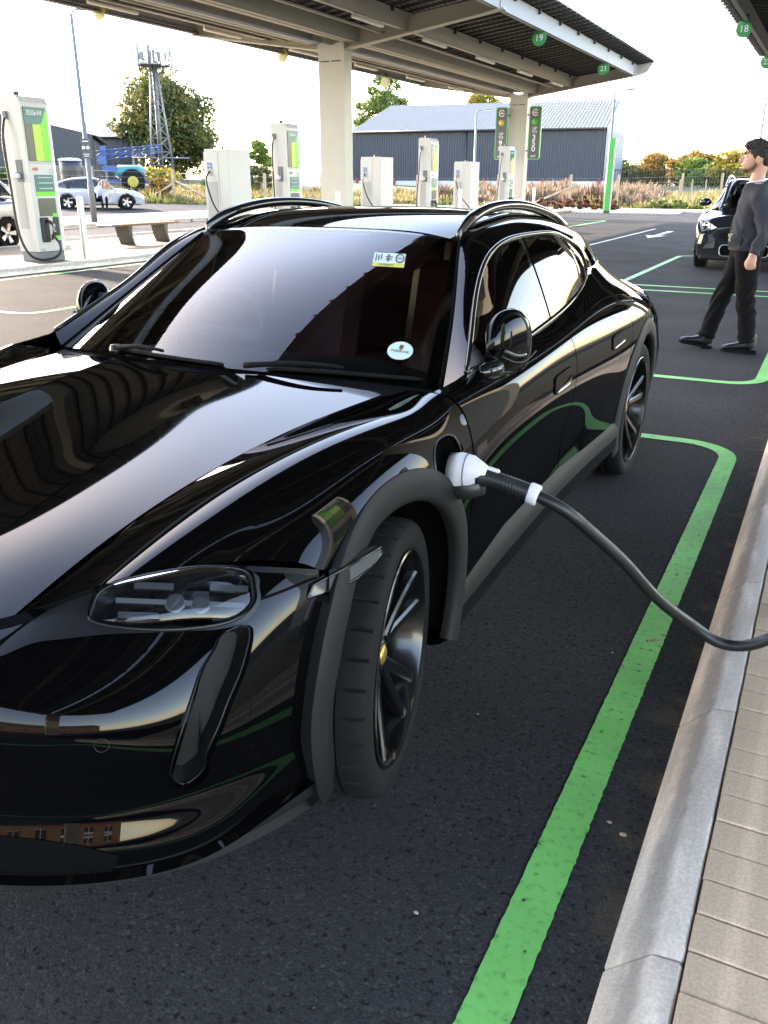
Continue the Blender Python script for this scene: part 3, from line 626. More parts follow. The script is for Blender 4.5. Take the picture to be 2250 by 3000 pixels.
# sign so that normals of BUM point forwards
_t = BUM.nrm(np.array([.6]), np.array([.85]))[0]; BF = 1 if _t[1] < 0 else -1
_t = FEN.nrm(np.array([.8]), np.array([.6]))[0]; FF = 1 if _t[0] > 0 else -1
_t = SIDE.nrm(np.array([.4]), np.array([.5]))[0]; SF = 1 if _t[0] > 0 else -1
_t = WS.nrm(np.array([.4]), np.array([.5]))[0]; WF = 1 if _t[2] > 0 else -1
for sg in (1, -1):
    mm = (lambda g: g) if sg > 0 else mir
    # headlight
    h = ob('headlight', mm(sunk(BUM, HLD, .085, BF, .9)), 'lamp_body', car, ang=40)
    q, n = outline3(BUM, HLD, .004, BF); cc = q.mean(0); nn = n.mean(0); nn /= np.linalg.norm(nn)
    # convex clear cover
    m = len(q); R = [q]
    for f, l in ((.85, .008), (.55, .019), (.28, .024)): R.append(cc+(q-cc)*f+nn*l)
    V = np.r_[np.concatenate(R), [cc+nn*.025]]; F = [(k*m+i, k*m+(i+1) % m, (k+1)*m+(i+1) % m, (k+1)*m+i) for k in range(3) for i in range(m)]+[(3*m+i, 3*m+(i+1) % m, 4*m) for i in range(m)]
    ob('cover_glass', mm((V, F)), 'lamp_glass', h)
    ob('bezel', mm(closed_tube(q-n*.003, .0045)), 'satin_black', h)
    # local frame: along the lamp, across it
    ax = q[np.argmax(q[:, 0])]-q[np.argmin(q[:, 0])]; ax /= np.linalg.norm(ax); up_ = np.cross(nn, ax); up_ /= np.linalg.norm(up_); up_ = up_ if up_[2] > 0 else -up_
    def brick(a0, u0, la, lu, d, th=.012):
        c = cc+ax*a0+up_*u0-nn*d; return np.array([c+ax*i*la/2+up_*j*lu/2+nn*k*th for i in (-1, 1) for j in (-1, 1) for k in (0, 1)])
    bf = [(0, 1, 3, 2), (4, 6, 7, 5), (0, 4, 5, 1), (2, 3, 7, 6), (0, 2, 6, 4), (1, 5, 7, 3)]
    for a0, u0 in ((.090, .030), (-.055, .028), (.098, -.032), (-.080, -.032)): ob('running_light', mm((brick(a0, u0, .075, .013, .026), bf)), 'lamp_lens', h, smooth=False)
    for a0 in (-.012, .038):
        th = np.linspace(0, 2*np.pi, 20, endpoint=False); r = [[cc+ax*(a0+rr*math.cos(t))+up_*rr*math.sin(t)-nn*dd for t in th] for rr, dd in ((.021, .06), (.021, .040), (.018, .038), (.009, .0365), (.001, .036))]
        ob('projector', mm(loft(r)), 'lamp_lens', h)
    ob('lamp_module', mm((brick(.013, 0, .13, .056, .075, .034), bf)), 'gloss_black', h, smooth=False); ob('horizon_glint', mm((brick(0, .002, .25, .010, .050, .012), bf)), 'silver_trim', h, smooth=False)  # silver bar stands in for the horizon's bright reflection across the cover
    # dark eye surround
    EYP = np.array([(0.906,0.722),(0.927,0.745),(0.925,0.770),(0.917,0.804),(0.904,0.835),(0.890,0.866),(0.873,0.894),(0.867,0.915),(0.895,0.934),(0.950,0.936),(0.985,0.932),(0.997,0.915),(0.997,0.800),(0.997,0.765),(0.985,0.742)])
    g = patch(BUM, .85, .9965, .71, .945, 60, 110, cuts=[HLD], keep=dense(EYP, 120), flange=0, flip=1); nr = np.array([0, -.8, .5]); g = (np.asarray(g[0])+nr*.0022, g[1])
    ob('headlight_surround', mm(g), 'satin_black', car)
    # air curtain slot
    s = ob('air_curtain', mm(sunk(BUM, SLD, .040, BF, .86)), 'cladding', car, ang=40); q, n = outline3(BUM, SLD, .001, BF); ob('slot_edge', mm(closed_tube(q, .0022)), 'satin_black', s)
    # bumper / fender seam
    U = np.linspace(0, 1, 20); sm = curve(np.c_[np.array([(0.913,0.933),(0.917,0.953),(0.929,0.974),(0.948,0.993)]), np.zeros(4)], 20)[:, :2]; q, n = outline3(BUM, sm, .0008, BF); ob('bumper_seam', mm(ribbon(q, n, .006)), 'liner', car)
    # side marker
    P4 = np.array([(.912,-.389,.700),(.915,-.372,.722),(.950,-.300,.738),(.978,-.185,.748),(.980,-.178,.735),(.976,-.225,.718),(.965,-.270,.706),(.945,-.315,.698)])+[.012, 0, 0]
    mk = ob('side_marker', mm(loft([P4-[.02, 0, 0], P4, (P4-P4.mean(0))*.9+P4.mean(0)+[.004, -.001, 0]])), 'marker_lens', car, ang=30)
    ob('marker_bezel', mm(closed_tube(P4, .004)), 'gloss_black', mk)
    # parking sensor
    c = BUM.at(0.655, 0.803)[0]; n = BUM.nrm(np.array([0.655]), np.array([0.803]), BF)[0]; a = np.cross(n, (0, 0, 1)); a /= np.linalg.norm(a); b = np.cross(n, a); th = np.linspace(0, 2*np.pi, 20, endpoint=False)
    ob('parking_sensor', mm(closed_tube([c+n*.0005+.0135*(math.cos(t)*a+math.sin(t)*b) for t in th], .0008, 5)), 'satin_black', car)
    # door handles
    for P in ((.227,.315,.288,.392), (.471,.330,.534,.392)):
        u0, v0, u1, v1 = P; rr = rounded(1, 1, .22, 5); pl = np.array([(u0+(x+.5)*(u1-u0), v0+(y+.5)*(v1-v0)) for x, y in rr]); q, n = outline3(SIDE, pl, .0015, SF)
        hd = ob('door_handle', mm((np.r_[q+n*.004, [q.mean(0)+n.mean(0)*.008]], [(i, (i+1) % len(q), len(q)) for i in range(len(q))])), 'paint_black', car); ob('handle_gap', mm(closed_tube(q, .0035)), 'liner', hd)
        lo = np.array([(u0+(u1-u0)*f, v0+(v1-v0)*.86) for f in np.linspace(.12, .9, 8)]); q2, n2 = outline3(SIDE, lo, .007, SF); ob('handle_trim', mm(tube(q2, .0035, 6)), 'chrome', hd)
    # folded mirror
    th = np.linspace(0, 2*np.pi, 32, endpoint=False); ry = -.25; c = np.array((.884, .922, 1.016)); rings = []
    for f in np.linspace(-1, 1, 17):
        k = (1-abs(f)**2.6)**.5+.001; yy = f*.122
        ring = np.array([((.052 if math.cos(t) > 0 else .042)*k*np.sign(math.cos(t))*abs(math.cos(t))**.9, yy, .112*k*np.sign(math.sin(t))*abs(math.sin(t))**.85-.012*f*f) for t in th])
        rings.append(ring)
    V, F = loft(rings); co, si = math.cos(ry), math.sin(ry); V = np.c_[V[:, 0]*co-V[:, 1]*si, V[:, 0]*si+V[:, 1]*co, V[:, 2]]+c
    mr = ob('door_mirror', mm((V, F)), 'paint_black', car)
    ob('mirror_foot', mm(tube(curve([(.855, .74, .952), (.882, .78, .955), (.890, .84, .958)], 10), [.022, .024, .03, .03, .03, .03, .03, .028, .026, .02], 10)), 'gloss_black', mr)
    lo = [c+np.array([x*co-y*si, x*si+y*co, z]) for x, y, z in curve([(.048, -.100, -.02), (.058, -.04, -.045), (.058, .03, -.05), (.050, .10, -.03)], 16)]
    ob('mirror_seam', mm(tube(lo, .003, 5)), 'satin_black', mr); ob('indicator_strip', mm(tube([p+np.array([.002, 0, .022]) for p in lo[1:10]], .006, 6)), 'marker_lens', mr)
    # quarter triangle by the mirror
    ob('mirror_triangle', mm((np.array([(.853, .640, .955), (.853, .83, .972), (.818, .775, 1.035)])+[.006, 0, 0], [(0, 1, 2)])), 'satin_black', car, smooth=False)
    # roof rail with a gap under it
    rc = curve([(.562, 1.265, 1.312), (.556, 1.36, 1.360), (.549, 1.52, 1.398), (.545, 1.80, 1.416), (.545, 2.05, 1.408), (.548, 2.32, 1.378), (.556, 2.56, 1.328), (.566, 2.70, 1.275)], 60); rings = []
    for i, p in enumerate(rc):
        f = i/59; w = .025*min(1, .25+f*6, .25+(1-f)*6); hgt = .021+.012*(1-min(1, f*8))+.012*(1-min(1, (1-f)*8))
        rings.append([p+np.array([w*math.cos(t), 0, hgt*math.sin(t)]) for t in np.linspace(0, 2*np.pi, 14, endpoint=False)])
    ob('roof_rail', mm(loft(rings)), 'gloss_black', car)
    # window pillars and A pillar seal
    e = WS.at(np.linspace(0, 1, 40), np.full(40, .9985)); ob('windscreen_seal', mm(tube(e, .006, 6)), 'liner', car)
# charging port
p0 = ob('charging_port', sunk(FEN, PORT, .05, FF, .9), 'liner', car, ang=40); q, n = outline3(FEN, PORT, .0, FF); ob('port_rim', closed_tube(q, .003), 'satin_black', p0)
ob('port_flap', (np.array([(.974, .395, .815), (.976, .465, .822), (.976, .470, .795), (.974, .40, .785)])+[.02, 0, .01], [(0, 1, 2, 3)]), 'gloss_black', p0, smooth=False)
# cowl, wipers
ob('cowl', loft([[(x, np.interp(abs(x), [0, .5, .785], [.33, .42, .57])+dy, np.interp(abs(x), [0, .5, .785], [.935, .925, .895])+dz) for x in np.linspace(-.78, .78, 30)] for dy, dz in ((0, 0), (.09, .018))], closed=False), 'satin_black', car)
def wiper(us, vs_, piv):
    v = np.linspace(*vs_, 24); u = np.linspace(*us, 24); P_ = WS.at(u, v); N2 = WS.nrm(u, v, WF); w = ob('wiper', tube(P_+N2*.007, [.004]+[.0065]*22+[.004], 8), 'rubber', car)
    a = ob('wiper_arm', tube(curve([P_[12]+N2[12]*.03, P_[8]+N2[8]*.034, piv], 14), np.linspace(.005, .010, 14), 8), 'rubber', w)
wiper((.028, .012), (.245, .60), np.array((-.35, .43, .975))); wiper((.012, .038), (.70, .968), np.array((.22, .40, .978)))
for x, y, z in ((-.33, .432, .972),): ob('wiper_cap', lathe([(0, .02), (.016, .018), (.02, 0)], 'z', 14, (x, y, z)), 'satin_black', car)
# stickers inside the windscreen
mat('sticker_pale', (.50, .62, .58), .5); mat('sticker_yellow', (.55, .48, .03), .5); mat('sticker_ink', (.04, .04, .045), .5)
def wsat(u, v, d=-.004): return WS.at(u, v)+WS.nrm(np.atleast_1d(np.asarray(u, float)), np.atleast_1d(np.asarray(v, float)), WF)*d
th = np.linspace(0, 2*np.pi, 32, endpoint=False); ou, ov = .184+.050*np.sin(th)-.0*np.cos(th), .917+.0225*np.cos(th)
pd = wsat(ou, ov, .0015); st = ob('round_sticker', (pd, [tuple(range(32))]), 'sticker_pale', car, smooth=False)
sh = [(-.15, .62), (.15, .62), (.15, .25), (0, .02), (-.15, .25)]; ob('sticker_crest', (wsat(np.array([.184+.05*b for a, b in sh]), np.array([.917+.0225*a for a, b in sh]), .0022), [(0, 1, 2, 3, 4)]), 'gold', st, smooth=False)
cs = wsat([.178], [.917], .003)[0]; nS = WS.nrm(np.array([.178]), np.array([.917]), WF)[0]; aS = (WS.at(.178, .935)-WS.at(.178, .90))[0]; aS /= np.linalg.norm(aS); bS = np.cross(nS, aS)
tx = text_mesh('PORSCHE', .013, 'sticker_ink', 'lettering', st, (0, 0, 0), depth=.0002); tx.matrix_local = Matrix(((aS[0], bS[0], nS[0], cs[0]), (aS[1], bS[1], nS[1], cs[1]), (aS[2], bS[2], nS[2], cs[2]), (0, 0, 0, 1)))
AB = [(.795,.726),(.806,.820),(.698,.840),(.688,.752)]
pa = lambda s_, t_: np.array([(AB[0][k]*(1-s_)+AB[1][k]*s_)*(1-t_)+(AB[3][k]*(1-s_)+AB[2][k]*s_)*t_ for k in (0, 1)])
def quad(s0, s1, t0, t1, lift, nm, m, par):
    c = np.array([pa(s0, t0), pa(s1, t0), pa(s1, t1), pa(s0, t1)]); return ob(nm, (wsat(c[:, 0], c[:, 1], lift), [(0, 1, 2, 3)]), m, par, smooth=False)
ab = quad(0, 1, 0, .74, .0015, 'airbag_sticker', 'sticker_pale', car); quad(0, 1, .75, 1, .0015, 'sticker_band', 'sticker_yellow', ab)
th = np.linspace(0, 2*np.pi, 24); c = np.array([pa(.83+.13*math.cos(t), .36+.30*math.sin(t)) for t in th]); ob('sticker_symbol', tube(wsat(c[:, 0], c[:, 1], .002), .0022, 5, cap=False), 'sticker_ink', ab)
for k, (s0, s1, t0, t1) in enumerate(((.06, .10, .1, .65), (.14, .18, .2, .6), (.22, .26, .1, .5), (.36, .60, .25, .32), (.38, .58, .42, .49), (.42, .50, .12, .62), (.74, .92, .33, .39))): quad(s0, s1, t0, t1, .0022, 'sticker_mark', 'sticker_ink', ab)
tc_ = pa(.42, .875); cs = wsat([tc_[0]], [tc_[1]], .0028)[0]; tx = text_mesh('AIRBAG', .016, 'sticker_ink', 'lettering', ab, (0, 0, 0), depth=.0002); nS = WS.nrm(np.array([tc_[0]]), np.array([tc_[1]]), WF)[0]; aS = -(WS.at(*pa(1, .87))-WS.at(*pa(0, .87)))[0]; aS /= np.linalg.norm(aS); bS = np.cross(nS, aS)
tx.matrix_local = Matrix(((aS[0], bS[0], nS[0], cs[0]), (aS[1], bS[1], nS[1], cs[1]), (aS[2], bS[2], nS[2], cs[2]), (0, 0, 0, 1)))
# sensor housing behind the glass and rear-view mirror
HO = np.array([(.985,.35),(.93,.34),(.84,.385),(.76,.43),(.74,.50),(.76,.57),(.84,.60),(.93,.64),(.985,.64)]); ob('sensor_housing', (wsat(HO[:, 0], HO[:, 1], -.012), [tuple(range(9))]), 'satin_black', car, smooth=False)
ob('inner_mirror', xf(box(0, 0, 0, .24, .03, .065, bev=.012), rz=.25, loc=(.0, 1.12, 1.215)), 'dash', car)
# cabin
ob('dashboard', loft([[(x, y, z) for x, z in ((-.74, .60), (-.72, zt-.05), (-.4, zt), (0, zt-.01), (.4, zt), (.72, zt-.05), (.74, .60))] for y, zt in ((.50, .88), (.62, .915), (.80, .93), (.95, .92), (1.02, .86))], closed=False), 'dash', car, ang=50)
ob('instrument_hood', loft([[(x*.17-.37, y, .91+.055*math.sqrt(max(0, 1-x*x))) for x in np.linspace(-1, 1, 12)] for y in (.86, .98)], closed=False), 'dash', car)
sw = ob('steering_wheel', xf(lathe([(.175+.014*math.cos(t), .014*math.sin(t)) for t in np.linspace(0, 2*np.pi, 10, endpoint=False)], 'y', 36, closed=True), rx=-.42, loc=(-.37, 1.10, .93)), 'dash', car); ob('wheel_spokes', xf(merge(box(0, 0, 0, .33, .02, .05), box(0, 0, -.08, .05, .02, .16)), rx=-.42, loc=(-.37, 1.10, .93)), 'dash', sw, smooth=False)
def seat(x, y):
    t = ob('seat', merge(xf(box(0, 0, 0, .50, .50, .16, bev=.05), loc=(x, y, .55)), xf(box(0, 0, .30, .50, .13, .62, bev=.055), rx=-.30, loc=(x, y+.24, .60))), 'seat_red', car, smooth=False)
    ob('headrest', xf(box(0, 0, 0, .27, .10, .19, bev=.045), rx=-.25, loc=(x, y+.47, 1.20)), 'seat_red', t, smooth=False)
for x in (-.37, .37): seat(x, 1.45)
for x in (-.36, .36): seat(x, 2.25)
ob('cabin_floor', merge(box(0, 1.6, .44, 1.6, 2.4, .04), box(0, 2.95, .75, 1.3, .1, .5)), 'liner', car, smooth=False)
ob('lower_grille', merge(*[box(0, -.80, z, .9, .05, .012) for z in (.20, .25, .30)], box(0, -.75, .26, 1.0, .02, .26)), 'liner', car, smooth=False)
# ---------------------------------------------------------------- charging connector and cable
ch = thing('charging_cable', 'black charging cable with white plug in the car\'s left front fender', 'cable', (.97, .30, .77))
def L3(p): return np.asarray(p, float)-np.array((.97, .30, .77))
rings = []
for x, y, z, ry_, rz_ in ((.955, .300, .775, .038, .054), (.985, .302, .778, .040, .056), (1.02, .304, .780, .036, .048), (1.045, .305, .779, .028, .034), (1.06, .306, .776, .024, .026)):
    rings.append([(x+.006*math.sin(t)*0, y+ry_*math.cos(t), z+rz_*math.sin(t)*(1 if math.sin(t) > 0 else .9)) for t in np.linspace(0, 2*np.pi, 20, endpoint=False)])
ob('plug_head', (lambda g: (L3(g[0]), g[1]))(loft(rings)), 'plug_white', ch)
ob('plug_base', (lambda g: (L3(g[0]), g[1]))(tube([(.955, .30, .735), (1.0, .302, .738), (1.045, .305, .752)], [.035, .034, .028], 14)), 'plug_dark', ch)
ob('plug_handle', (lambda g: (L3(g[0]), g[1]))(tube(curve([(1.035, .305, .775), (1.07, .306, .772), (1.11, .307, .765), (1.155, .308, .755), (1.185, .309, .747)], 16), np.interp(np.linspace(0, 1, 16), [0, .2, .5, 1], [.032, .024, .0225, .024]), 14)), 'plug_dark', ch)
ob('plug_collar', (lambda g: (L3(g[0]), g[1]))(tube([(1.172, .3085, .750), (1.176, .309, .749), (1.196, .310, .744), (1.200, .3102, .743)], [.026, .0285, .0285, .026], 16)), 'plug_white', ch)
cab = curve([(1.185, .309, .747), (1.25, .318, .722), (1.335, .375, .640), (1.415, .440, .545), (1.485, .500, .445), (1.545, .550, .375), (1.605, .600, .315), (1.68, .625, .270), (1.745, .630, .278), (1.81, .640, .318), (1.95, .66, .45), (2.15, .66, .70), (2.32, .62, .92), (2.46, .60, .98), (2.58, .60, .95)], 90)
ob('cable', (L3(tube(cab, .0165, 12)[0]), tube(cab, .0165, 12)[1]), 'cable_black', ch)

ob('plug_seam', (lambda g: (L3(g[0]), g[1]))(tube([(1.003, .302+.0385*math.cos(t), .779+.053*math.sin(t)*(1 if math.sin(t) > 0 else .9)) for t in np.linspace(0, 6.2832, 25)], .0012, 5, cap=False)), 'plug_dark', ch)
ob('release_button', (lambda g: (L3(g[0]), g[1]))(xf(box(0, 0, 0, .035, .016, .010, bev=.004), ry=.18, loc=(1.075, .306, .797))), 'plug_white', ch, smooth=False)
ob('grip_ribs', (lambda g: (L3(g[0]), g[1]))(merge(*[lathe([(.0235, -.0015), (.0250, 0), (.0235, .0015)], 'x', 14, (1.11+.009*k, .307+.0002*k, .765-.0022*k)) for k in range(6)])), 'plug_dark', ch)
ob('cable_print', (lambda g: (L3(g[0]), g[1]))(ribbon(cab[18:26]+np.array([0, -.012, .0118]), np.tile((0, -.7, .7), (8, 1)), .003)), 'letter_grey', ch)
# ---------------------------------------------------------------- ground, roads, kerbs, markings
def sheet(name, x0, x1, y0, y1, z, m, n=1):
    return ob(name, (np.array([(x0, y0, z), (x1, y0, z), (x1, y1, z), (x0, y1, z)]), [(0, 1, 2, 3)]), m, smooth=False)
mat('grass_ground', (.11, .095, .045), .95, var=.5, vscale=.35, detail=8)
def terr(x, y): return .036*np.clip(-26-x, 0, 46)+.019*np.clip(y-47.6, 0, 50)
gx = np.r_[[-1500, -600, -300, -150, -120], np.arange(-100, 61, 4), [100, 200, 400, 800, 1500]]; gy = np.r_[[-1500, -500, -200, -80], np.arange(-40, 121, 4), [160, 220, 350, 700, 1500]]
GX, GY = np.meshgrid(gx, gy, indexing='ij'); GZ = terr(GX, GY)-.05
tag(ob('ground', (np.c_[GX.ravel(), GY.ravel(), GZ.ravel()], gridfaces(len(gx), len(gy))), 'grass_ground', smooth=True), kind='structure')
tag(sheet('car_park', -26.0, 60, -60, 47.5, 0, 'asphalt'), kind='structure')
tag(ob('access_road', (np.array([(-26, -20, -.002), (-26, 47.5, -.002), (-35.0, 47.5, .322), (-33.4, -20, .265)]), [(0, 3, 2, 1)]), 'asphalt', smooth=False), kind='structure')
def line(name, pts, w, m='green_paint', z=.004, jit=0.):
    p = np.asarray(pts, float); rj = np.random.default_rng(2); t = np.gradient(p, axis=0); t /= np.linalg.norm(t, axis=1)[:, None]; nrm = np.c_[-t[:, 1], t[:, 0]]
    n = len(p); ja, jb = w/2+rj.normal(0, 1, n)*jit, w/2+rj.normal(0, 1, n)*jit; V = np.r_[np.c_[p+nrm*ja[:, None], np.full(n, z)], np.c_[p-nrm*jb[:, None], np.full(n, z)]]
    return tag(ob(name, (V, [(i, n+i, n+i+1, i+1) for i in range(n-1)]), m, smooth=False), kind='structure')
def rrect(x0, x1, y0, y1, r, n=8):
    o = []
    for cx, cy, a0 in ((x1-r, y1-r, 0), (x0+r, y1-r, 90), (x0+r, y0+r, 180), (x1-r, y0+r, 270)):
        for a in np.radians(np.linspace(a0, a0+90, n)): o.append((cx+r*math.cos(a), cy+r*math.sin(a)))
    return np.array(o+[o[0]])
def resample(p, d=.25):
    q = [p[0]]
    for a, b in zip(p[:-1], p[1:]):
        k = max(1, int(np.linalg.norm(b-a)/d))
        q += [a+(b-a)*i/k for i in range(1, k+1)]
    return np.array(q)
for y0, y1 in ((-2.45, 3.68), (5.55, 11.62), (12.25, 18.4), (20.2, 26.3)): line('bay_marking', resample(rrect(-1.18, 1.425, y0, y1, .28), .012 if y0 < 0 else .25), .098, jit=.0008 if y0 < 0 else 0.)
for y0, y1 in ((-2.6, 3.5), (5.60, 11.7), (13.3, 19.4), (21.1, 27.2), (28.8, 34.9)): line('bay_marking', resample(rrect(-10.03, -6.68, y0, y1, .28)), .095)
line('lane_line', resample(np.array([(-3.75, 16.), (-3.75, 29.5)])), .09, 'white_paint')
arr = np.array([(-3.02, 24.3), (-2.72, 25.6), (-2.95, 25.6), (-2.92, 28.2), (-3.12, 28.2), (-3.09, 25.6), (-3.32, 25.6)])
ar = tag(ob('direction_arrow', (np.c_[arr, np.full(7, .004)], [(0, 1, 2, 5, 6), (2, 3, 4, 5)]), 'white_paint', smooth=False), kind='structure')
for k, y in enumerate((8.4, 9.2, 10.0, 10.9)): pass
# kerbs: single stones
def kerb(name, x, y0, y1, side, L=.94, phase=0., h=.10, w=.145):
    """kerb along y at x (road face), side=+1 pavement towards +x"""
    prof = [(0, -.10), (0, .004), (.078, h-.016), (.088, h-.006), (w-.006, h), (w, h-.006), (w, -.10)]
    root = tag(thing(name, None, None), kind='structure')
    n = int(math.ceil((y1-y0)/L)); me = None
    for i in range(n):
        a = y0+i*L
        if me is None:
            pr = np.array(prof); rings = []
            for yy, s in ((.0025, .96), (.008, 1), (L-.008, 1), (L-.0025, .96)):
                rings.append(np.c_[pr[:, 0]*s*side+(1-s)*.07*side, np.full(len(pr), yy), pr[:, 1]*(1 if s == 1 else .97)])
            o = ob('kerb_stone', loft(rings), 'kerb_concrete', root, ang=40); me = o.data
        else:
            o = bpy.data.objects.new('kerb_stone', me); COL.objects.link(o); o.parent = root
        o.location = (x, a, 0)
    return root
kerb('kerb_right', 1.605, -.38-.94*3, 9.0, 1)
tag(ob('kerb_far_right', prism([(1.605, -.1), (1.605, .004), (1.66, .07), (1.69, .098), (1.75, .1), (1.75, -.1)], 9.0, 38, 'y'), 'kerb_concrete', smooth=False), kind='structure')
tag(ob('pavement_right', box(3.62, 15.6, .04, 3.3, 44.6, .12), 'island_paving', smooth=False), kind='structure')
pv = tag(thing('paving_near', None, None), kind='structure')
ob('bedding', box(1.87, .5, .04, .235, 8, .108), 'mortar', pv, smooth=False)
pm = None; rnd = random.Random(3)
for i in range(62):
    y = -2.4+i*.1035-.015
    if not -1.9 < y < 4.4: continue
    for x in (1.754,):
        if pm is None:
            o = ob('paver', box(.098, .0505, -.03, .196, .1, .06, bev=.003), 'paver_concrete', pv, smooth=False); pm = o.data
        else: o = bpy.data.objects.new('paver', pm); COL.objects.link(o); o.parent = pv
        o.location = (x+rnd.uniform(-.001, .001), y, .102+rnd.uniform(-.0015, .0015)); o.rotation_euler = (rnd.uniform(-.006, .006), rnd.uniform(-.004, .004), rnd.uniform(-.004, .004))
tag(ob('pavement_near', box(3.62, -4.35, .04, 3.3, 4.7, .12), 'island_paving', smooth=False), kind='structure')
# left island
kerb('kerb_left', -10.42, 6.2, 33, -1, h=.12)
tag(ob('island_left', box(-12.55, 15, .05, 3.95, 60, .12), 'island_paving', smooth=False), kind='structure')
tag(ob('island_left_edge', box(-14.58, 15, .05, .12, 60, .14), 'kerb_concrete', smooth=False), kind='structure')
tag(ob('verge_pavement', merge(box(-23.2, 20, .06, 5.2, 46, .12)), 'island_paving', smooth=False), kind='structure')
kb = tag(thing('kerb_verge', None, None), kind='structure'); me = None
for i in range(26):
    o = ob('kerb_block', box(0, 0, .055, .16, .84, .16, bev=.01), 'kerb_concrete', kb, smooth=False) if me is None else bpy.data.objects.new('kerb_block', me)
    if me is None: me = o.data
    else: COL.objects.link(o); o.parent = kb
    o.location = (-20.52, 14+i*.95, 0)
ob('kerb_joint', box(-20.55, 26, .04, .12, 25, .1), 'rubber', kb, smooth=False)
line('edge_line', resample(np.array([(-17.2, 6.), (-17.2, 40)]), 2), .1, 'white_paint')
# far kerb and planting strip
tag(ob('kerb_far', merge(box(-9.6, 43.9, .06, 8.2, .18, .15), box(-5.5, 44.7, .06, .18, 1.8, .15)), 'kerb_concrete', smooth=False), kind='structure')
tag(ob('kerb_back', box(4, 47.2, .06, 60, .2, .16), 'kerb_concrete', smooth=False), kind='structure')
mat('soil', (.12, .09, .05), .95, var=.4, vscale=6)
tag(ob('planting_bed', box(-9.7, 45.5, .05, 8.1, 3.0, .1), 'soil', smooth=False), kind='structure')

for k, (x, y, r) in enumerate(((1.555, .03, .011), (1.515, .06, .008), (1.20, -.42, .007), (1.33, .9, .006), (1.05, .35, .005), (1.52, 1.25, .007), (.98, 1.9, .006))):
    rg = np.random.default_rng(k); V, F = lathe([(0, -.5), (.7, -.35), (1, 0), (.75, .4), (0, .55)], 'z', 9); V = V*(1+rg.normal(0, .12, (len(V), 1)))*r*.7*np.array([1.2, .9, .8])
    tag(ob('pebble', (V+[x, y, r*.3], F), 'paver_concrete'), 'small pale pebble lying on the dark asphalt near the kerb', 'pebble', 'loose pebbles on the asphalt')
lf = ob('fallen_leaf', (np.array([(1.425, 1.02, .008), (1.445, 1.045, .016), (1.47, 1.05, .007), (1.45, 1.02, .014)]), [(0, 3, 1), (1, 3, 2)]), mat('dry_leaf', (.42, .33, .16), .7), smooth=False); tag(lf, 'small dry yellow leaf lying on the green line', 'leaf')
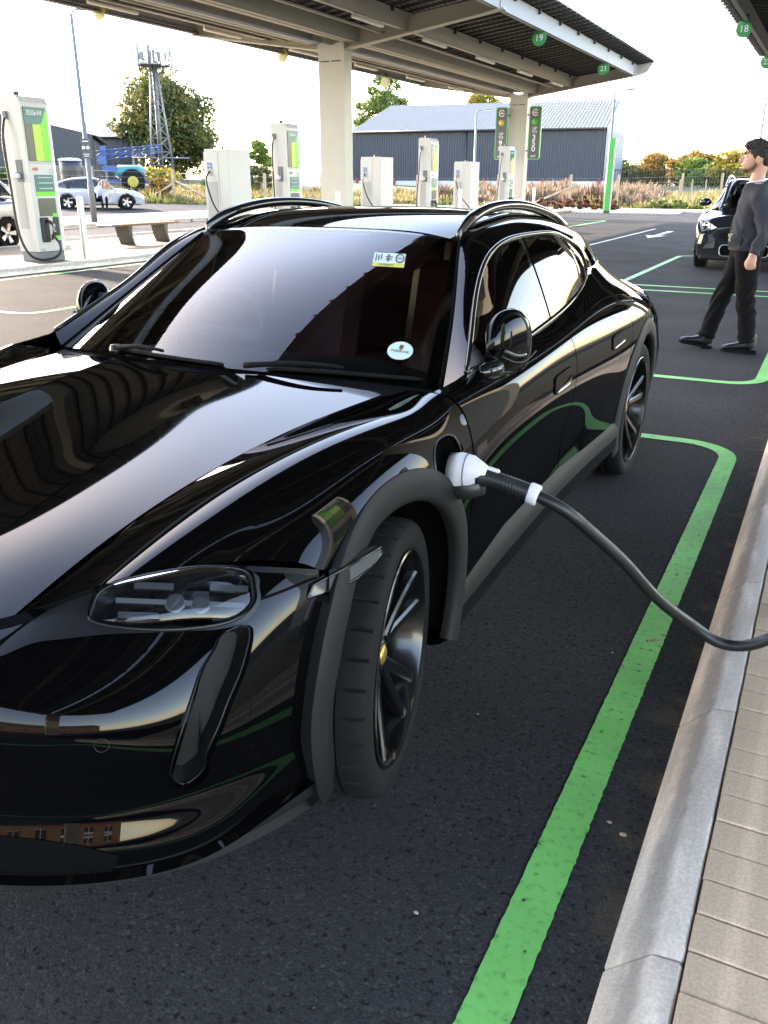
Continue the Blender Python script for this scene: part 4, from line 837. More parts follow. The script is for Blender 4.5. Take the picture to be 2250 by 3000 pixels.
# ---------------------------------------------------------------- solar canopies
def canopy(name, xc, y0, y1, cols, label, discs):
    t = thing(name, label, 'canopy', (xc, 0, 0)); zp = lambda d: 5.28+.132*d
    for yc in cols:
        prof = [(-.40, yc-.20), (.40, yc-.20), (.40, yc+.25), (-.40, yc+.25)]
        c = ob('column', merge(prism(prof, 0, 4.78), prism([(-.40, 4.78), (.40, 4.78), (.40, 5.02), (.0, 4.90), (-.40, 5.02)], yc-.20, yc+.25, 'y')), 'steel_white', t, smooth=False)
        ob('slot_vent', merge(box(-.19, yc-.203, 4.52, .27, .012, .03), box(.16, yc-.203, 4.52, .29, .012, .03)), 'steel_dark', c, smooth=False)
        for s in (-1, 1):
            ob('rafter', merge(prism([(s*.30, 4.80), (s*4.75, 5.46), (s*4.75, 5.80), (s*.30, 5.25)], yc-.015, yc+.015, 'y'), prism([(s*.30, 4.78), (s*4.85, 5.44), (s*4.85, 5.475), (s*.30, 4.815)], yc-.13, yc+.13, 'y')), 'steel_white', t, smooth=False)
    for s in (-1, 1):
        for d, hh, m in ((.75, .40, 'steel_white'), (2.2, .40, 'steel_white'), (4.70, .42, 'fascia_grey')):
            zt = zp(d)-.02
            g = merge(box(s*d, (y0+y1)/2, zt-hh/2, .03, y1-y0, hh), box(s*d+s*(-.06), (y0+y1)/2, zt-hh+.012, .16, y1-y0, .024), box(s*d-s*.06, (y0+y1)/2, zt-.02, .16, y1-y0, .024), box(s*d-s*.09, (y0+y1)/2, zt-hh+.09, .03, y1-y0, .03))
            ob('purlin', g, m, t, smooth=False)
        ob('cable_tray', merge(box(s*.46, (y0+y1)/2, 4.98, .16, y1-y0, .05), box(s*1.5, (y0+y1)/2, 5.12, .05, y1-y0, .05)), 'steel_white', t, smooth=False)
        # end fascias
        for ye in (y0, y1):
            ob('end_fascia', prism([(s*.0, 5.02), (s*4.7, 5.46), (s*5.12, 5.60), (s*5.38, zp(5.38)), (0, zp(0))], ye-.02, ye+.02, 'y'), 'steel_white', t, smooth=False)
        # glass modules with rails
        L = 1.02; n = int((y1-y0)/L); mp = rl = None; ang = math.atan(.132)*s
        for i in range(n):
            yy = y0+(i+.5)*L
            if mp is None:
                V, F = box(0, 0, 0, 5.30, L-.025, .03); o = ob('solar_module', (V, F), 'pv_glass', t, smooth=False); mp = o.data
                V, F = merge(box(0, 0, -.045, 5.36, .05, .06), box(0, L/2, -.045, 5.36, .035, .06)); r = ob('module_rail', (V, F), 'steel_dark', t, smooth=False); rl = r.data
            else:
                o = bpy.data.objects.new('solar_module', mp); r = bpy.data.objects.new('module_rail', rl)
                for q in (o, r): COL.objects.link(q); q.parent = t
            for q in (o, r): q.location = (s*2.70, yy, zp(2.70)+.05); q.rotation_euler = (0, -ang, 0)
        # clamps
        cm = None
        for d in (2.2, 4.70):
            for y in np.arange(y0+1, y1, 2.04):
                if y < 10: continue
                if cm is None: o = ob('module_clamp', box(0, 0, 0, .07, .07, .13), 'steel_dark', t, smooth=False); cm = o.data
                else: o = bpy.data.objects.new('module_clamp', cm); COL.objects.link(o); o.parent = t
                o.location = (s*d+s*.06, y, zp(d)-.06)
        # tube lights under the middle purlin
        for y in np.arange(y0+2.5, y1-1, 4.0):
            l = ob('tube_light', merge(box(s*2.2-s*.05, y, zp(2.2)-.50, .11, 1.55, .07, bev=.02), box(s*2.2-s*.05, y-.78, zp(2.2)-.42, .03, .04, .1)), 'tube_light', t, smooth=False)
    for num, x, y, z, m, lab in discs:
        d = thing('number_disc', lab, 'sign', (x, y, z), group='bay number discs under the canopies')
        ob('plate', lathe([(0, .015), (.205, .015), (.21, 0), (.205, -.015), (0, -.015)], 'y', 32), m, d, ang=40); ob('hanger', box(0, 0, .27, .16, .02, .16), 'steel_dark', d, smooth=False)
        text_mesh(num, .24, 'letter_white' if m == 'disc_green' else 'letter_grey', 'number', d, (0, -.017, -.005), (math.pi/2, 0, 0))
    return t
canopy('solar_canopy', -11.3, -11.5, 37.5, (37.0, 21.1, 5.3, -10.7), 'white V-shaped solar canopy on tall columns over the chargers behind the car',
       [('19', -6.75, 24.9, 5.30, 'disc_green', 'larger green number disc under the big canopy\'s outer beam'), ('23', -6.75, 32.6, 5.27, 'disc_green', 'smaller green number disc near the big canopy\'s far corner'), ('20', -15.95, 25.7, 5.42, 'disc_yellow', 'yellow number disc left of the nearest canopy column'), ('16', -15.95, 17.2, 5.50, 'disc_yellow', 'yellow number disc beside the left street lamp\'s head'), ('24', -15.95, 33.4, 5.28, 'disc_yellow', 'yellow number disc in front of the tree, right of the nearest column')])
canopy('solar_canopy', 3.3, -11.5, 38.2, (37.0, 21.1, 5.3, -10.7), 'solar canopy with a toothed edge, cut off at the right above the walking man',
       [('18', -1.35, 25.6, 5.28, 'disc_green', 'whole green number disc on the canopy at the top right'), ('22', -1.35, 33.3, 5.3, 'disc_green', 'green number disc cut off by the right edge of the photo')])
# ---------------------------------------------------------------- rapid chargers and power cabinets
def charger(loc, rz, label, detail=True, cables=True):
    """front faces local +x; side with the hanging cable faces local -y; 2.7 m tall"""
    t = thing('rapid_charger', label, 'charger', loc, rz, 'tall rapid chargers')
    # body profile seen from -y : x (depth), z ; front leans back slightly
    ob('plinth', box(-.235, 0, .09, .43, .60, .18, bev=.012), 'plinth_grey', t, smooth=False)
    body = [(-.47, .18), (.0, .18), (.0, 2.62), (-.05, 2.72), (-.40, 2.74), (-.47, 2.70)]
    V, F = prism(body, -.31, .31, 'y'); ob('body', (V, F), 'charger_white', t, smooth=False)
    ob('beacon', lathe([(0, 2.80), (.045, 2.80), (.05, 2.79), (.05, 2.735)], 'z', 16, (-.28, -.1, 0)), 'steel_dark', t)
    ob('light_strip', box(.006, .285, 1.40, .02, .022, 2.36), 'led_strip', t, smooth=False)
    # big graphic panel
    fr = ob('display_panel', box(.004, -.015, 2.12, .012, .50, .86), 'screen_dark', t, smooth=False)
    ob('panel_header', (np.array([(.0125, -.262, 2.545), (.0125, .232, 2.545), (.0125, .09, 2.285), (.0125, -.262, 2.285)]), [(0, 1, 2, 3)]), 'screen_teal', fr, smooth=False)
    ob('panel_band', (np.array([(.0125, .092, 2.285), (.0125, .234, 2.545), (.0125, .234, 1.70), (.0125, .05, 1.70), (.0125, .05, 2.285)]), [(0, 1, 2, 3, 4)][::-1]), 'screen_green', fr, smooth=False)
    ob('panel_block', (np.array([(.0135, -.10, 2.28), (.0135, .07, 2.28), (.0135, .07, 1.70), (.0135, -.10, 1.70)]), [(0, 1, 2, 3)]), 'screen_lime', fr, smooth=False)
    text_mesh('350kW', .115, 'letter_white', 'lettering', fr, (.0145, -.04, 2.46), (math.pi/2, 0, math.pi/2))
    if detail:
        ob('trim_line', box(.004, -.01, 1.665, .01, .54, .012), 'charger_grey', t, smooth=False)
        text_mesh('ABB', .075, 'letter_red', 'lettering', t, (.006, -.16, 1.56), (math.pi/2, 0, math.pi/2))
        ob('badge', lathe([(.034, .004), (.045, .006), (.047, 0)], 'x', 24, (0, .20, 1.53)), 'charger_grey', t)
        ip = ob('instruction_panel', box(.004, .01, 1.33, .008, .42, .28), 'screen_teal', t, smooth=False); ob('instruction_foot', box(.005, .01, 1.155, .009, .42, .07), 'screen_green', t, smooth=False)
        for k in range(3): ob('instruction_line', box(.0085, .03, 1.425-.09*k, .003, .32, .022), 'letter_grey', ip, smooth=False)
        ob('touch_screen', box(.004, .01, .93, .012, .40, .30, bev=.005), 'display_grey', t, smooth=False)
        h = ob('connector_holster', box(.02, -.12, .55, .06, .17, .42, bev=.015), 'plug_dark', t, smooth=False)
        ob('connector_handle', tube(curve([(.06, -.10, .70), (.13, -.06, .66), (.15, -.04, .56), (.12, -.06, .44), (.10, -.07, .38)], 14), [.03]*4+[.026]*6+[.02]*4, 8), 'plug_dark', h); ob('connector_window', box(.165, -.045, .585, .012, .05, .14, bev=.005), 'charger_grey', h, smooth=False)
        rd = ob('card_reader', box(.012, .155, .60, .03, .12, .32, bev=.008), 'plug_dark', t, smooth=False); ob('reader_label', box(.008, .155, .795, .012, .12, .06), 'screen_green', rd, smooth=False); ob('reader_label', box(.008, .155, .415, .012, .12, .05), 'screen_green', rd, smooth=False)
        ob('slot_handle', box(.006, .20, .27, .015, .035, .18), 'plug_dark', t, smooth=False)
        ob('plate_mark', box(.003, -.21, .21, .006, .10, .05), 'charger_grey', t, smooth=False)
    # side face
    ob('vent_panel', box(-.27, -.312, 1.0, .20, .008, .86), 'charger_grey', t, smooth=False)
    s = ob('side_socket', box(-.20, -.315, 1.53, .14, .02, .36), 'plinth_grey', t, smooth=False); ob('socket_plug', tube([(-.22, -.33, 1.46), (-.24, -.40, 1.45), (-.25, -.44, 1.43)], [.055, .06, .04], 10), 'plug_white', s)
    ob('cable_gland', box(-.35, -.33, 2.42, .07, .05, .12), 'plinth_grey', t, smooth=False)
    if cables:
        ob('cable', tube(curve([(-.35, -.36, 2.38), (-.35, -.42, 2.2), (-.35, -.44, 1.5), (-.33, -.44, .8), (-.25, -.42, .3), (-.10, -.36, .08), (.10, -.22, .05), (.22, -.06, .14), (.23, -.03, .32), (.16, -.06, .42), (.11, -.07, .46)], 70), .022, 8), 'cable_black', t)
    else: ob('cable', tube(curve([(-.35, -.36, 2.38), (-.35, -.42, 2.2), (-.38, -.46, 1.5), (-.42, -.5, .8), (-.40, -.5, .3)], 30), .022, 8), 'cable_black', t)
    return t
Z0 = .11
charger((-10.93, 10.03, Z0), 0, 'nearest tall white 350kW charger at the left beside the steel bollard')
charger((-10.93, 18.27, Z0), 0, 'tall white charger with green panel just left of the nearest canopy column')
charger((-10.93, 27.2, Z0), 0, 'tall white charger with green panel between the two canopy columns', cables=False)
charger((-10.93, 35.3, Z0), 0, 'farthest tall white charger, in front of the far canopy column', cables=False)
charger((2.62, .55, .10), math.pi, 'tall white charger mirrored in the black fender, feeding the plugged cable')
def cabinet(loc, label):
    t = thing('power_cabinet', label, 'charger', loc, 0, 'low white charging cabinets')
    ob('body', box(.03, 0, 1.03, .68, .85, 2.06, bev=.015), 'charger_white', t, smooth=False)
    ob('front_frame', box(-.13, -.428, 1.05, .40, .012, 1.9), 'charger_white', t, smooth=False)
    ob('label_plate', box(-.17, -.438, 1.70, .13, .012, .12), 'label_blue', t, smooth=False); text_mesh('CCS', .06, 'letter_white', 'lettering', t, (-.17, -.4455, 1.70), (math.pi/2, 0, 0))
    ob('socket', box(-.17, -.44, 1.56, .14, .02, .14), 'charger_grey', t, smooth=False)
    ob('vent_panel', box(-.12, -.437, .80, .28, .01, 1.1), 'charger_grey', t, smooth=False)
    ob('beacon', lathe([(0, .06), (.03, .06), (.035, 0)], 'z', 12, (.05, -.2, 2.06)), 'steel_dark', t)
    ob('cable', tube(curve([(-.17, -.45, 1.58), (-.18, -.56, 1.48), (-.10, -.62, 1.15), (.10, -.68, .8), (.40, -.72, .5), (.62, -.70, .2)], 30), .02, 8), 'cable_black', t)
    return t
cabinet((-11.35, 16.0, Z0), 'low white cabinet nearest the camera, right of the bench'); cabinet((-11.35, 23.7, Z0), 'low white cabinet right of the nearest canopy column'); cabinet((-11.35, 31.2, Z0), 'low white cabinet between the two farther chargers')
# column signs
def colsign(x, label, big, disc):
    t = thing('hanging_sign', label, 'sign', (x, 36.6, 2.35), group='power signs on the far column')
    ob('frame', prism(rounded(.54, 2.08, .09, 6, 0, 1.04), -.05, .05, 'y'), 'sign_green', t, smooth=False)
    ob('face', prism(rounded(.46, 2.00, .06, 6, 0, 1.04), -.056, .056, 'y'), 'sign_grey', t, smooth=False)
    a = np.radians(np.linspace(35, 325, 30)); R = .12
    ob('emblem', merge(ribbon(np.c_[R*np.cos(a), np.full(30, -.0585), 1.84+R*np.sin(a)], np.tile((0, -1., 0), (30, 1)), .028), box(.06, -.0585, 1.83, .13, .002, .02), box(-.06, -.0585, 1.84, .06, .002, .016), box(.0, -.0585, 1.84, .014, .002, .12), box(-.03, -.0585, 1.84, .014, .002, .08), box(.03, -.0585, 1.84, .014, .002, .08)), 'letter_white', t, smooth=False)
    ob('dot', lathe([(0, -.060), (.125, -.060), (.125, -.056)], 'y', 28, (0, 0, 1.47)), disc, t)
    y = -.0585; R2 = (math.pi/2, 0, 0)
    yy = 1.22 if len(big) == 3 else 1.02
    text_mesh('UP', .155, 'letter_white', 'lettering', t, (-.0, y, yy), R2, .0008); text_mesh('TO', .155, 'letter_white', 'lettering', t, (0, y, yy-.14), R2, .0008)
    for i, ch in enumerate(big): text_mesh(ch, .30, 'letter_white', 'lettering', t, (-.01, y, yy-.36-.225*i), R2, .0008, sx=1.15)
    text_mesh('kW', .15, 'letter_white', 'lettering', t, (0, y, .13), R2, .0008)
    ob('bracket', merge(box(.30 if x < -11.3 else -.30, 0, .35, .12, .05, .06), box(.30 if x < -11.3 else -.30, 0, 1.75, .12, .05, .06)), 'steel_dark', t, smooth=False)
mat('dot_yellow', (.50, .42, .05), .5); mat('dot_green', (.05, .36, .03), .5)
colsign(-11.93, 'grey sign with yellow dot reading UP TO 90 kW, left of the far column', '90', 'dot_yellow')
colsign(-10.44, 'grey sign with green dot reading UP TO 350 kW, right of the far column', '350', 'dot_green')
# ---------------------------------------------------------------- sheds
mat('clad_blue', (.011, .017, .031), .5, var=.1, vscale=2); mat('clad_pale', (.13, .15, .18), .5, var=.08); mat('roof_sheet', (.15, .15, .14), .6, var=.12, vscale=1.5); mat('clad_dark', (.016, .019, .025), .55, var=.15); mat('roof_brown', (.15, .14, .125), .8, var=.15, vscale=1)
mat('wall_white', (.45, .46, .48), .7, var=.2, vscale=.8); mat('steel_red', (.22, .03, .03), .6); mat('gutter', (.02, .02, .022), .5)
def corr(A, B, C, D_, n, amp, m, name, parent, up):
    """corrugated sheet A-B (bottom) to D-C (top), n ribs along AB"""
    A, B, C, D_ = [np.array(v, float) for v in (A, B, C, D_)]; nrm = np.cross(B-A, D_-A); nrm /= np.linalg.norm(nrm); V = []; k = n*4
    for i in range(k+1):
        f = i/k; h = amp*(1 if (i % 4) in (0, 1) else 0)
        V += [A+(B-A)*f+nrm*h, D_+(C-D_)*f+nrm*h]
    return ob(name, (np.array(V), [(2*i, 2*i+2, 2*i+3, 2*i+1) for i in range(k)]), m, parent, smooth=False)
sh = thing('barn', 'large blue metal barn with corrugated pale roof behind the canopy', 'barn', (-29.5, 80, .4))
FL, FR = np.array((-43.6, 80.8)), np.array((-18.7, 83.8)); dr = (FR-FL)/np.linalg.norm(FR-FL); bk = np.array((-dr[1], dr[0])); W_ = 17.0
o2 = lambda p, z: np.array((p[0]+29.5, p[1]-80, z-.4))
BL, BR = FL+bk*W_, FR+bk*W_; RL, RR = FL+bk*W_*.5+dr*1.2, FR+bk*W_*.5
corr(o2(FL, 1.5), o2(FR, 1.5), o2(FR, 6.05), o2(FL, 6.05), 100, .035, 'clad_blue', 'front_wall', sh, 0)
corr(o2(FR, 1.5), o2(BR, 1.5), o2(BR, 6.05), o2(FR, 6.05), 34, .05, 'clad_pale', 'end_wall', sh, 0)
ob('gable', (np.array([o2(FR, 6.05), o2(BR, 6.05), o2(RR, 8.9)]), [(0, 1, 2)]), 'clad_pale', sh, smooth=False)
ob('rear_wall', (np.array([o2(BL, .6), o2(BR, .6), o2(BR, 6.05), o2(BL, 6.05), o2(FL, .6), o2(FL, 6.05)]), [(1, 0, 3, 2), (0, 4, 5, 3)]), 'clad_blue', sh, smooth=False)
e = .35
corr(o2(FL-bk*e, 6.0), o2(FR-bk*e+dr*.2, 6.0), o2(RR+dr*.2, 8.95), o2(RL, 8.95), 75, .07, 'roof_sheet', 'roof', sh, 1)
ob('roof_back', (np.array([o2(BL, 6.0), o2(BR, 6.0), o2(RR, 8.94), o2(RL, 8.94), o2(FL, 6.0)]), [(1, 0, 3, 2), (0, 4, 3)]), 'roof_sheet', sh, smooth=False)
ob('gutter', tube([o2(FL-bk*(e+.05), 5.97), o2(FR-bk*(e+.05), 5.97)], .10, 6), 'gutter', sh)
ob('base_wall', (np.array([o2(FL+bk*.1, .3), o2(FR+bk*.1, .3), o2(FR+bk*.1, 1.55), o2(FL+bk*.1, 1.55), o2(BR, .3), o2(BR, 1.55)]), [(0, 1, 2, 3), (1, 4, 5, 2)]), 'wall_white', sh, smooth=False)
for f in (.02, .18, .36, .55, .78, .99): c = o2(FL+(FR-FL)*f-bk*.06, 1.0); ob('stanchion', box(c[0], c[1], c[2], .25, .2, 1.3), 'steel_red', sh, smooth=False)
ob('downpipe', tube([o2(FL+(FR-FL)*.475-bk*.12, 1.0), o2(FL+(FR-FL)*.475-bk*.12, 5.9)], .07, 6), 'gutter', sh)
def shed(name, label, A, B, base, eave, ridge, W, mw, mr):
    A, B = np.array(A, float), np.array(B, float); t = thing(name, label, 'shed', (A[0], A[1], base)); d = (B-A)/np.linalg.norm(B-A); k = np.array((-d[1], d[0])); p = lambda q, z: np.array((q[0]-A[0], q[1]-A[1], z-base))
    corr(p(A, base), p(B, base), p(B, eave), p(A, eave), 40, .05, mw, 'front_wall', t, 0); C, D_ = B+k*W, A+k*W
    for q0, q1, fl in ((B, C, 1), (A, D_, -1)): ob('end_wall', (np.array([p(q0, base), p(q1, base), p(q1, eave), p(q0+k*W/2, ridge), p(q0, eave)]), [(0, 1, 2, 3, 4)[::fl]]), mw, t, smooth=False)
    ob('roof', (np.array([p(A-k*.3, eave-.02), p(B-k*.3, eave-.02), p(B+k*W/2, ridge+.03), p(A+k*W/2, ridge+.03), p(C+k*.3, eave-.02), p(D_+k*.3, eave-.02)]), [(0, 1, 2, 3), (4, 5, 3, 2)]), mr, t, smooth=False)
    ob('fascia', tube([p(A-k*.32, eave-.1), p(B-k*.32, eave-.1)], .1, 6), 'gutter', t); ob('corner_post', box(*p(B, (base+eave)/2), .3, .3, eave-base), 'steel_grey', t, smooth=False)
shed('dark_shed', 'dark grey shed with a sloping roofline right behind the left charger', (-47.2, 48.6), (-56.4, 59.1), 1.0, 4.45, 6.4, 18, 'clad_dark', 'clad_dark')
shed('brown_roof_shed', 'long dark shed with pale brown roof left of the mast', (-76, 52), (-58.4, 65.2), 1.2, 5.2, 6.7, 12, 'clad_dark', 'roof_brown')
# ---------------------------------------------------------------- trees and shrubs
def leafmat(name, cols, sc=.6):
    m, N, L, p = nodes(name); tc = N.new('ShaderNodeTexCoord'); n = N_(N, 'ShaderNodeTexNoise'); n.inputs['Scale'].default_value = sc; n.inputs['Detail'].default_value = 5; L.new(tc.outputs['Object'], n.inputs['Vector'])
    r = ramp(N, [(.32+.36*i/(len(cols)-1), c) for i, c in enumerate(cols)]); L.new(n.outputs[0], r.inputs[0]); L.new(r.outputs[0], p.inputs['Base Color']); p.inputs['Roughness'].default_value = .6
    t = N.new('ShaderNodeBsdfTranslucent'); L.new(r.outputs[0], t.inputs[0]); x = N.new('ShaderNodeMixShader'); x.inputs[0].default_value = .35; L.new(p.outputs[0], x.inputs[1]); L.new(t.outputs[0], x.inputs[2]); L.new(x.outputs[0], N['Material Output'].inputs[0])
leafmat('leaf_dark', [(.035, .055, .014), (.075, .09, .022), (.20, .15, .03)]); leafmat('leaf_mid', [(.05, .09, .018), (.10, .15, .03), (.17, .18, .04)]); leafmat('leaf_yellow', [(.10, .10, .015), (.24, .19, .02), (.32, .25, .03)]); leafmat('leaf_orange', [(.09, .07, .02), (.22, .12, .02), (.28, .17, .03)]); leafmat('leaf_bright', [(.06, .11, .015), (.12, .19, .03), (.20, .24, .04)])
mat('bark', (.09, .07, .05), .9, var=.4, vscale=10)
def leaves(rg, cs, n, size, flat=.6):
    """leaf clumps: cs = list of (centre, radius)"""
    k = len(cs); V = []; 
    for c, r in cs:
        d = rg.normal(size=(n, 3)); d /= np.linalg.norm(d, axis=1)[:, None]; p = np.array(c)+d*(r*rg.uniform(.35, 1, n)**.6)[:, None]*np.array([1, 1, flat])
        a = rg.normal(size=(n, 3)); a /= np.linalg.norm(a, axis=1)[:, None]; b = np.cross(a, rg.normal(size=(n, 3))); b /= np.linalg.norm(b, axis=1)[:, None]; s = size*rg.uniform(.6, 1.3, n)[:, None]
        V.append(np.stack([p-a*s, p+b*s*.6, p+a*s, p-b*s*.6], 1))
    V = np.concatenate(V).reshape(-1, 3); return V, np.arange(len(V)).reshape(-1, 4)
def tree(name, label, base, h, rx, m, seed, cz=.6, n=46, leaf=.28, per=95, group=None, cat='tree', trunk=.22, shape=1.):
    rg = np.random.default_rng(seed); t = thing(name, label, cat, base, group=group); cs = []
    for _ in range(n):
        d = rg.normal(size=3); d /= np.linalg.norm(d); f = rg.uniform(.25, 1)**.5; z = h*cz+d[2]*h*(1-cz)*f*.92; w = rx*(1-.35*max(0, d[2])*shape)
        cs.append(((d[0]*w*f*.85, d[1]*w*f*.85, z), rx*rg.uniform(.20, .36)))
    ob('crown', leaves(rg, cs, per, leaf), m, t, smooth=False)
    g = [tube(curve([(0, 0, -.5), (rg.normal()*.1, rg.normal()*.1, h*.3), (rg.normal()*.2, rg.normal()*.2, h*.75)], 10), np.linspace(trunk, trunk*.3, 10), 8)]
    for c, r in cs[:10]: g.append(tube(curve([(0, 0, h*rg.uniform(.15, .4)), (c[0]*.5, c[1]*.5, c[2]*.75), c], 8), np.linspace(trunk*.45, .02, 8), 5))
    ob('trunk', merge(*g), 'bark', t); return t
tree('oak_tree', 'big leafy oak turning yellow, right behind the lattice mast', (-57.2, 68.9, 1.2), 10.6, 5.6, 'leaf_dark', 1, .52, 95, .19, 260)
tree('poplar_tree', 'tall green tree above the left end of the barn roof', (-52.6, 105.2, 1), 13.2, 3.9, 'leaf_mid', 2, .62, 60, .20, 200)
tree('yellow_tree', 'yellow treetop showing over the barn roof left of the far column', (-39.1, 105.9, 1), 11.0, 3.2, 'leaf_yellow', 3, .72, 40, .20, 180)
tree('green_bush_tree', 'small bright green tree between the low cabinet and the tall charger', (-40.7, 60.1, .9), 3.7, 1.15, 'leaf_bright', 4, .52, 34, .16, 90, trunk=.08)
for k, (x, y, h, r, m, l) in enumerate(((-24.2, 106, 3.6, 3.0, 'leaf_mid', 'grey green hedge tree just right of the barn'), (-18.6, 107, 3.6, 3.3, 'leaf_orange', 'rounded orange autumn tree left of the walking man'), (-13.6, 103, 3.9, 2.8, 'leaf_orange', 'taller orange treetop behind the bright green bush'), (-11.6, 100, 2.9, 3.0, 'leaf_bright', 'bright green bush in front of the orange trees'), (-8.6, 98, 3.6, 2.8, 'leaf_yellow', 'yellow tree beside the walking man\'s face'), (-4.2, 98, 3.2, 3, 'leaf_yellow', 'yellow tree hidden behind the walking man\'s head'), (-21.2, 104, 2.2, 2.5, 'leaf_dark', 'low dark bush between the barn and the orange tree'), (-1.0, 97, 3.2, 2.6, 'leaf_mid', 'green tree at the right edge behind the walking man'))):
    tree('hedge_tree', l, (x, y, terr(x, y)), h, r*1.2, m, 20+k, .50, 40, .16, 170, 'autumn trees beyond the field', trunk=.12)
for k, (x, y, h, r, m, l) in enumerate(((-37.2, 54.5, 2.0, 1.4, 'leaf_dark', 'dark bush behind the tall charger by the column'), (-44.5, 52.5, 1.6, 1.6, 'leaf_yellow', 'yellowing scrub bush at the foot of the mast'), (-34.2, 40.2, 1.3, 1.0, 'leaf_orange', 'orange bramble behind the white car\'s bonnet'), (-50.5, 44.0, 1.5, 1.3, 'leaf_mid', 'green bush beside the black water tank'), (-36.2, 48.6, 1.4, 1.5, 'leaf_mid', 'low bramble beside the fence below the mast'))):
    tree('scrub_bush', l, (x, y, terr(x, y)), h, r, m, 60+k, .5, 20, .14, 80, 'scrub bushes along the fence', 'bush', .05)
leafmat('leaf_red', [(.07, .025, .015), (.15, .05, .03), (.20, .08, .04)], 3)
for k in range(6):
    x = -12.3+k*.72; tree('red_shrub', 'small rounded rust-red shrub in the kerbed bed by the green pylon', (x, 44.5+.1*(k % 2), .1), .62, .40, 'leaf_red', 80+k, .5, 12, .055, 70, 'rust-red shrubs in the far bed', 'shrub', .02)
for k, (x, y) in enumerate(((-6.0, 48.3), (-5.0, 48.5), (-7.0, 48.5))): tree('green_shrub', 'rounded bright green shrub at the back kerb near the black car', (x, y, .05), .65, .50, 'leaf_bright', 90+k, .5, 12, .06, 70, 'green shrubs at the back kerb', 'shrub', .02)
for k, (x, y) in enumerate(((-26.2, 37.6), (-25.6, 38.5))): tree('green_shrub', 'rounded green shrub left of the nearest low cabinet', (x, y, .05), .75, .55, 'leaf_bright', 95+k, .5, 12, .06, 70, 'green shrubs left of the low cabinet', 'shrub', .02)
# rough grass and dead weeds: too many to count
def weeds(name, label, n, x0, x1, yf, depth, h0, h1, m, seed, w=.05):
    rg = np.random.default_rng(seed); x = rg.uniform(x0, x1, n); y = yf(x)+rg.uniform(0, 1, n)**1.5*depth; z = terr(x, y)-.06; h = rg.uniform(h0, h1, n)*(.6+.8*np.abs(np.sin(x*.7)*np.cos(y*.5+x*.3))); a = rg.uniform(0, 6.28, n); ww = w*rg.uniform(.6, 1.6, n); lx = rg.normal(0, .22, n)*h; ly = rg.normal(0, .22, n)*h
    dx, dy = np.cos(a)*ww, np.sin(a)*ww
    V = np.stack([np.c_[x-dx, y-dy, z], np.c_[x+dx, y+dy, z], np.c_[x+dx*.5+lx, y+dy*.5+ly, z+h], np.c_[x-dx*1.6+lx*.5, y-dy*1.6+ly*.5, z+h*.62]], 1).reshape(-1, 3)
    return tag(ob(name, (V, np.arange(n*4).reshape(n, 4)), m, smooth=False), label, 'grass', kind='stuff')
leafmat('straw', [(.13, .10, .035), (.24, .19, .07), (.30, .25, .10)], .5); leafmat('weed_green', [(.07, .085, .02), (.13, .14, .03), (.2, .19, .05)], .5); leafmat('weed_brown', [(.13, .075, .045), (.20, .13, .08), (.27, .19, .12)], .6)
fy = lambda x: np.where(x > -24, 50.0, 48.4-np.clip(-24-x, 0, 12)*1.0)
weeds('rough_grass', 'straw coloured rough grass along the fence', 26000, -46, 12, fy, 22, .25, .62, 'straw', 5); weeds('green_weeds', 'low green weeds along the back kerb', 14000, -46, 12, lambda x: fy(x)-1.5, 6, .12, .40, 'weed_green', 6); weeds('dead_weeds', 'brown dead weeds in front of the barn', 9000, -22, -9, lambda x: 51+0*x, 12, .4, 1.15, 'weed_brown', 7, .07)
# ---------------------------------------------------------------- fence
fc = thing('field_fence', 'wooden post and wire fence along the rough field', 'fence', (0, 48, 0))
PX = [(-40.5, 34.2), (-36.5, 37.2), (-33.0, 40), (-27.6, 41.4), (-24.8, 43.0), (-20.4, 46.4), (-16.2, 48.4), (-12.1, 48.9), (-9.6, 49.6), (-7.1, 55.5), (-4.9, 56), (.6, 56.5), (4, 57)]
for x, y in PX: ob('fence_post', box(x, y-48, terr(x, y)+.85, .13, .13, 1.9), 'post_timber', fc, smooth=False)
for k in range(len(PX)-1):
    (x0, y0), (x1, y1) = PX[k], PX[k+1]; ob('fence_wire', merge(*[tube([(x0, y0-48, terr(x0, y0)+z), (x1, y1-48, terr(x1, y1)+z)], .006, 4) for z in (.4, .7, 1., 1.3, 1.6)]), 'steel_grey', fc)
for (x0, y0, z0, x1, y1, z1) in ((-11.9, 49.6, 1.3, -14.6, 48.8, .1), (-33.0, 40, 1.5, -31.0, 41.2, .25), (-33, 40, 1.3, -34.4, 39, .3)): ob('fence_brace', tube([(x0, y0-48, z0), (x1, y1-48, z1)], .07, 6), 'post_timber', fc)
for x, y in ((-6.0, 52.0), (-5.3, 52.3), (-6.7, 52.2)): tag(ob('tree_stake', box(x, y, .95, .07, .07, 1.3), 'post_timber', smooth=False), 'thin wooden tree stake in the grass left of the walking man', 'stake', 'tree stakes in the grass')
gf = thing('mesh_fence', 'green metal mesh fence panels far behind the rough field', 'fence', (-18, 88, 0)); mat('fence_green', (.03, .045, .03), .6)
for k in range(8):
    x = -24+k*3.0; ob('fence_panel', merge(*[box(x+18+i*.25, 0, terr(x, 88)+.9, .05, .04, 1.8) for i in range(12)], box(x+19.4, 0, terr(x, 88)+1.7, 3, .05, .06), box(x+19.4, 0, terr(x, 88)+.3, 3, .05, .06)), 'fence_green', gf, smooth=False)
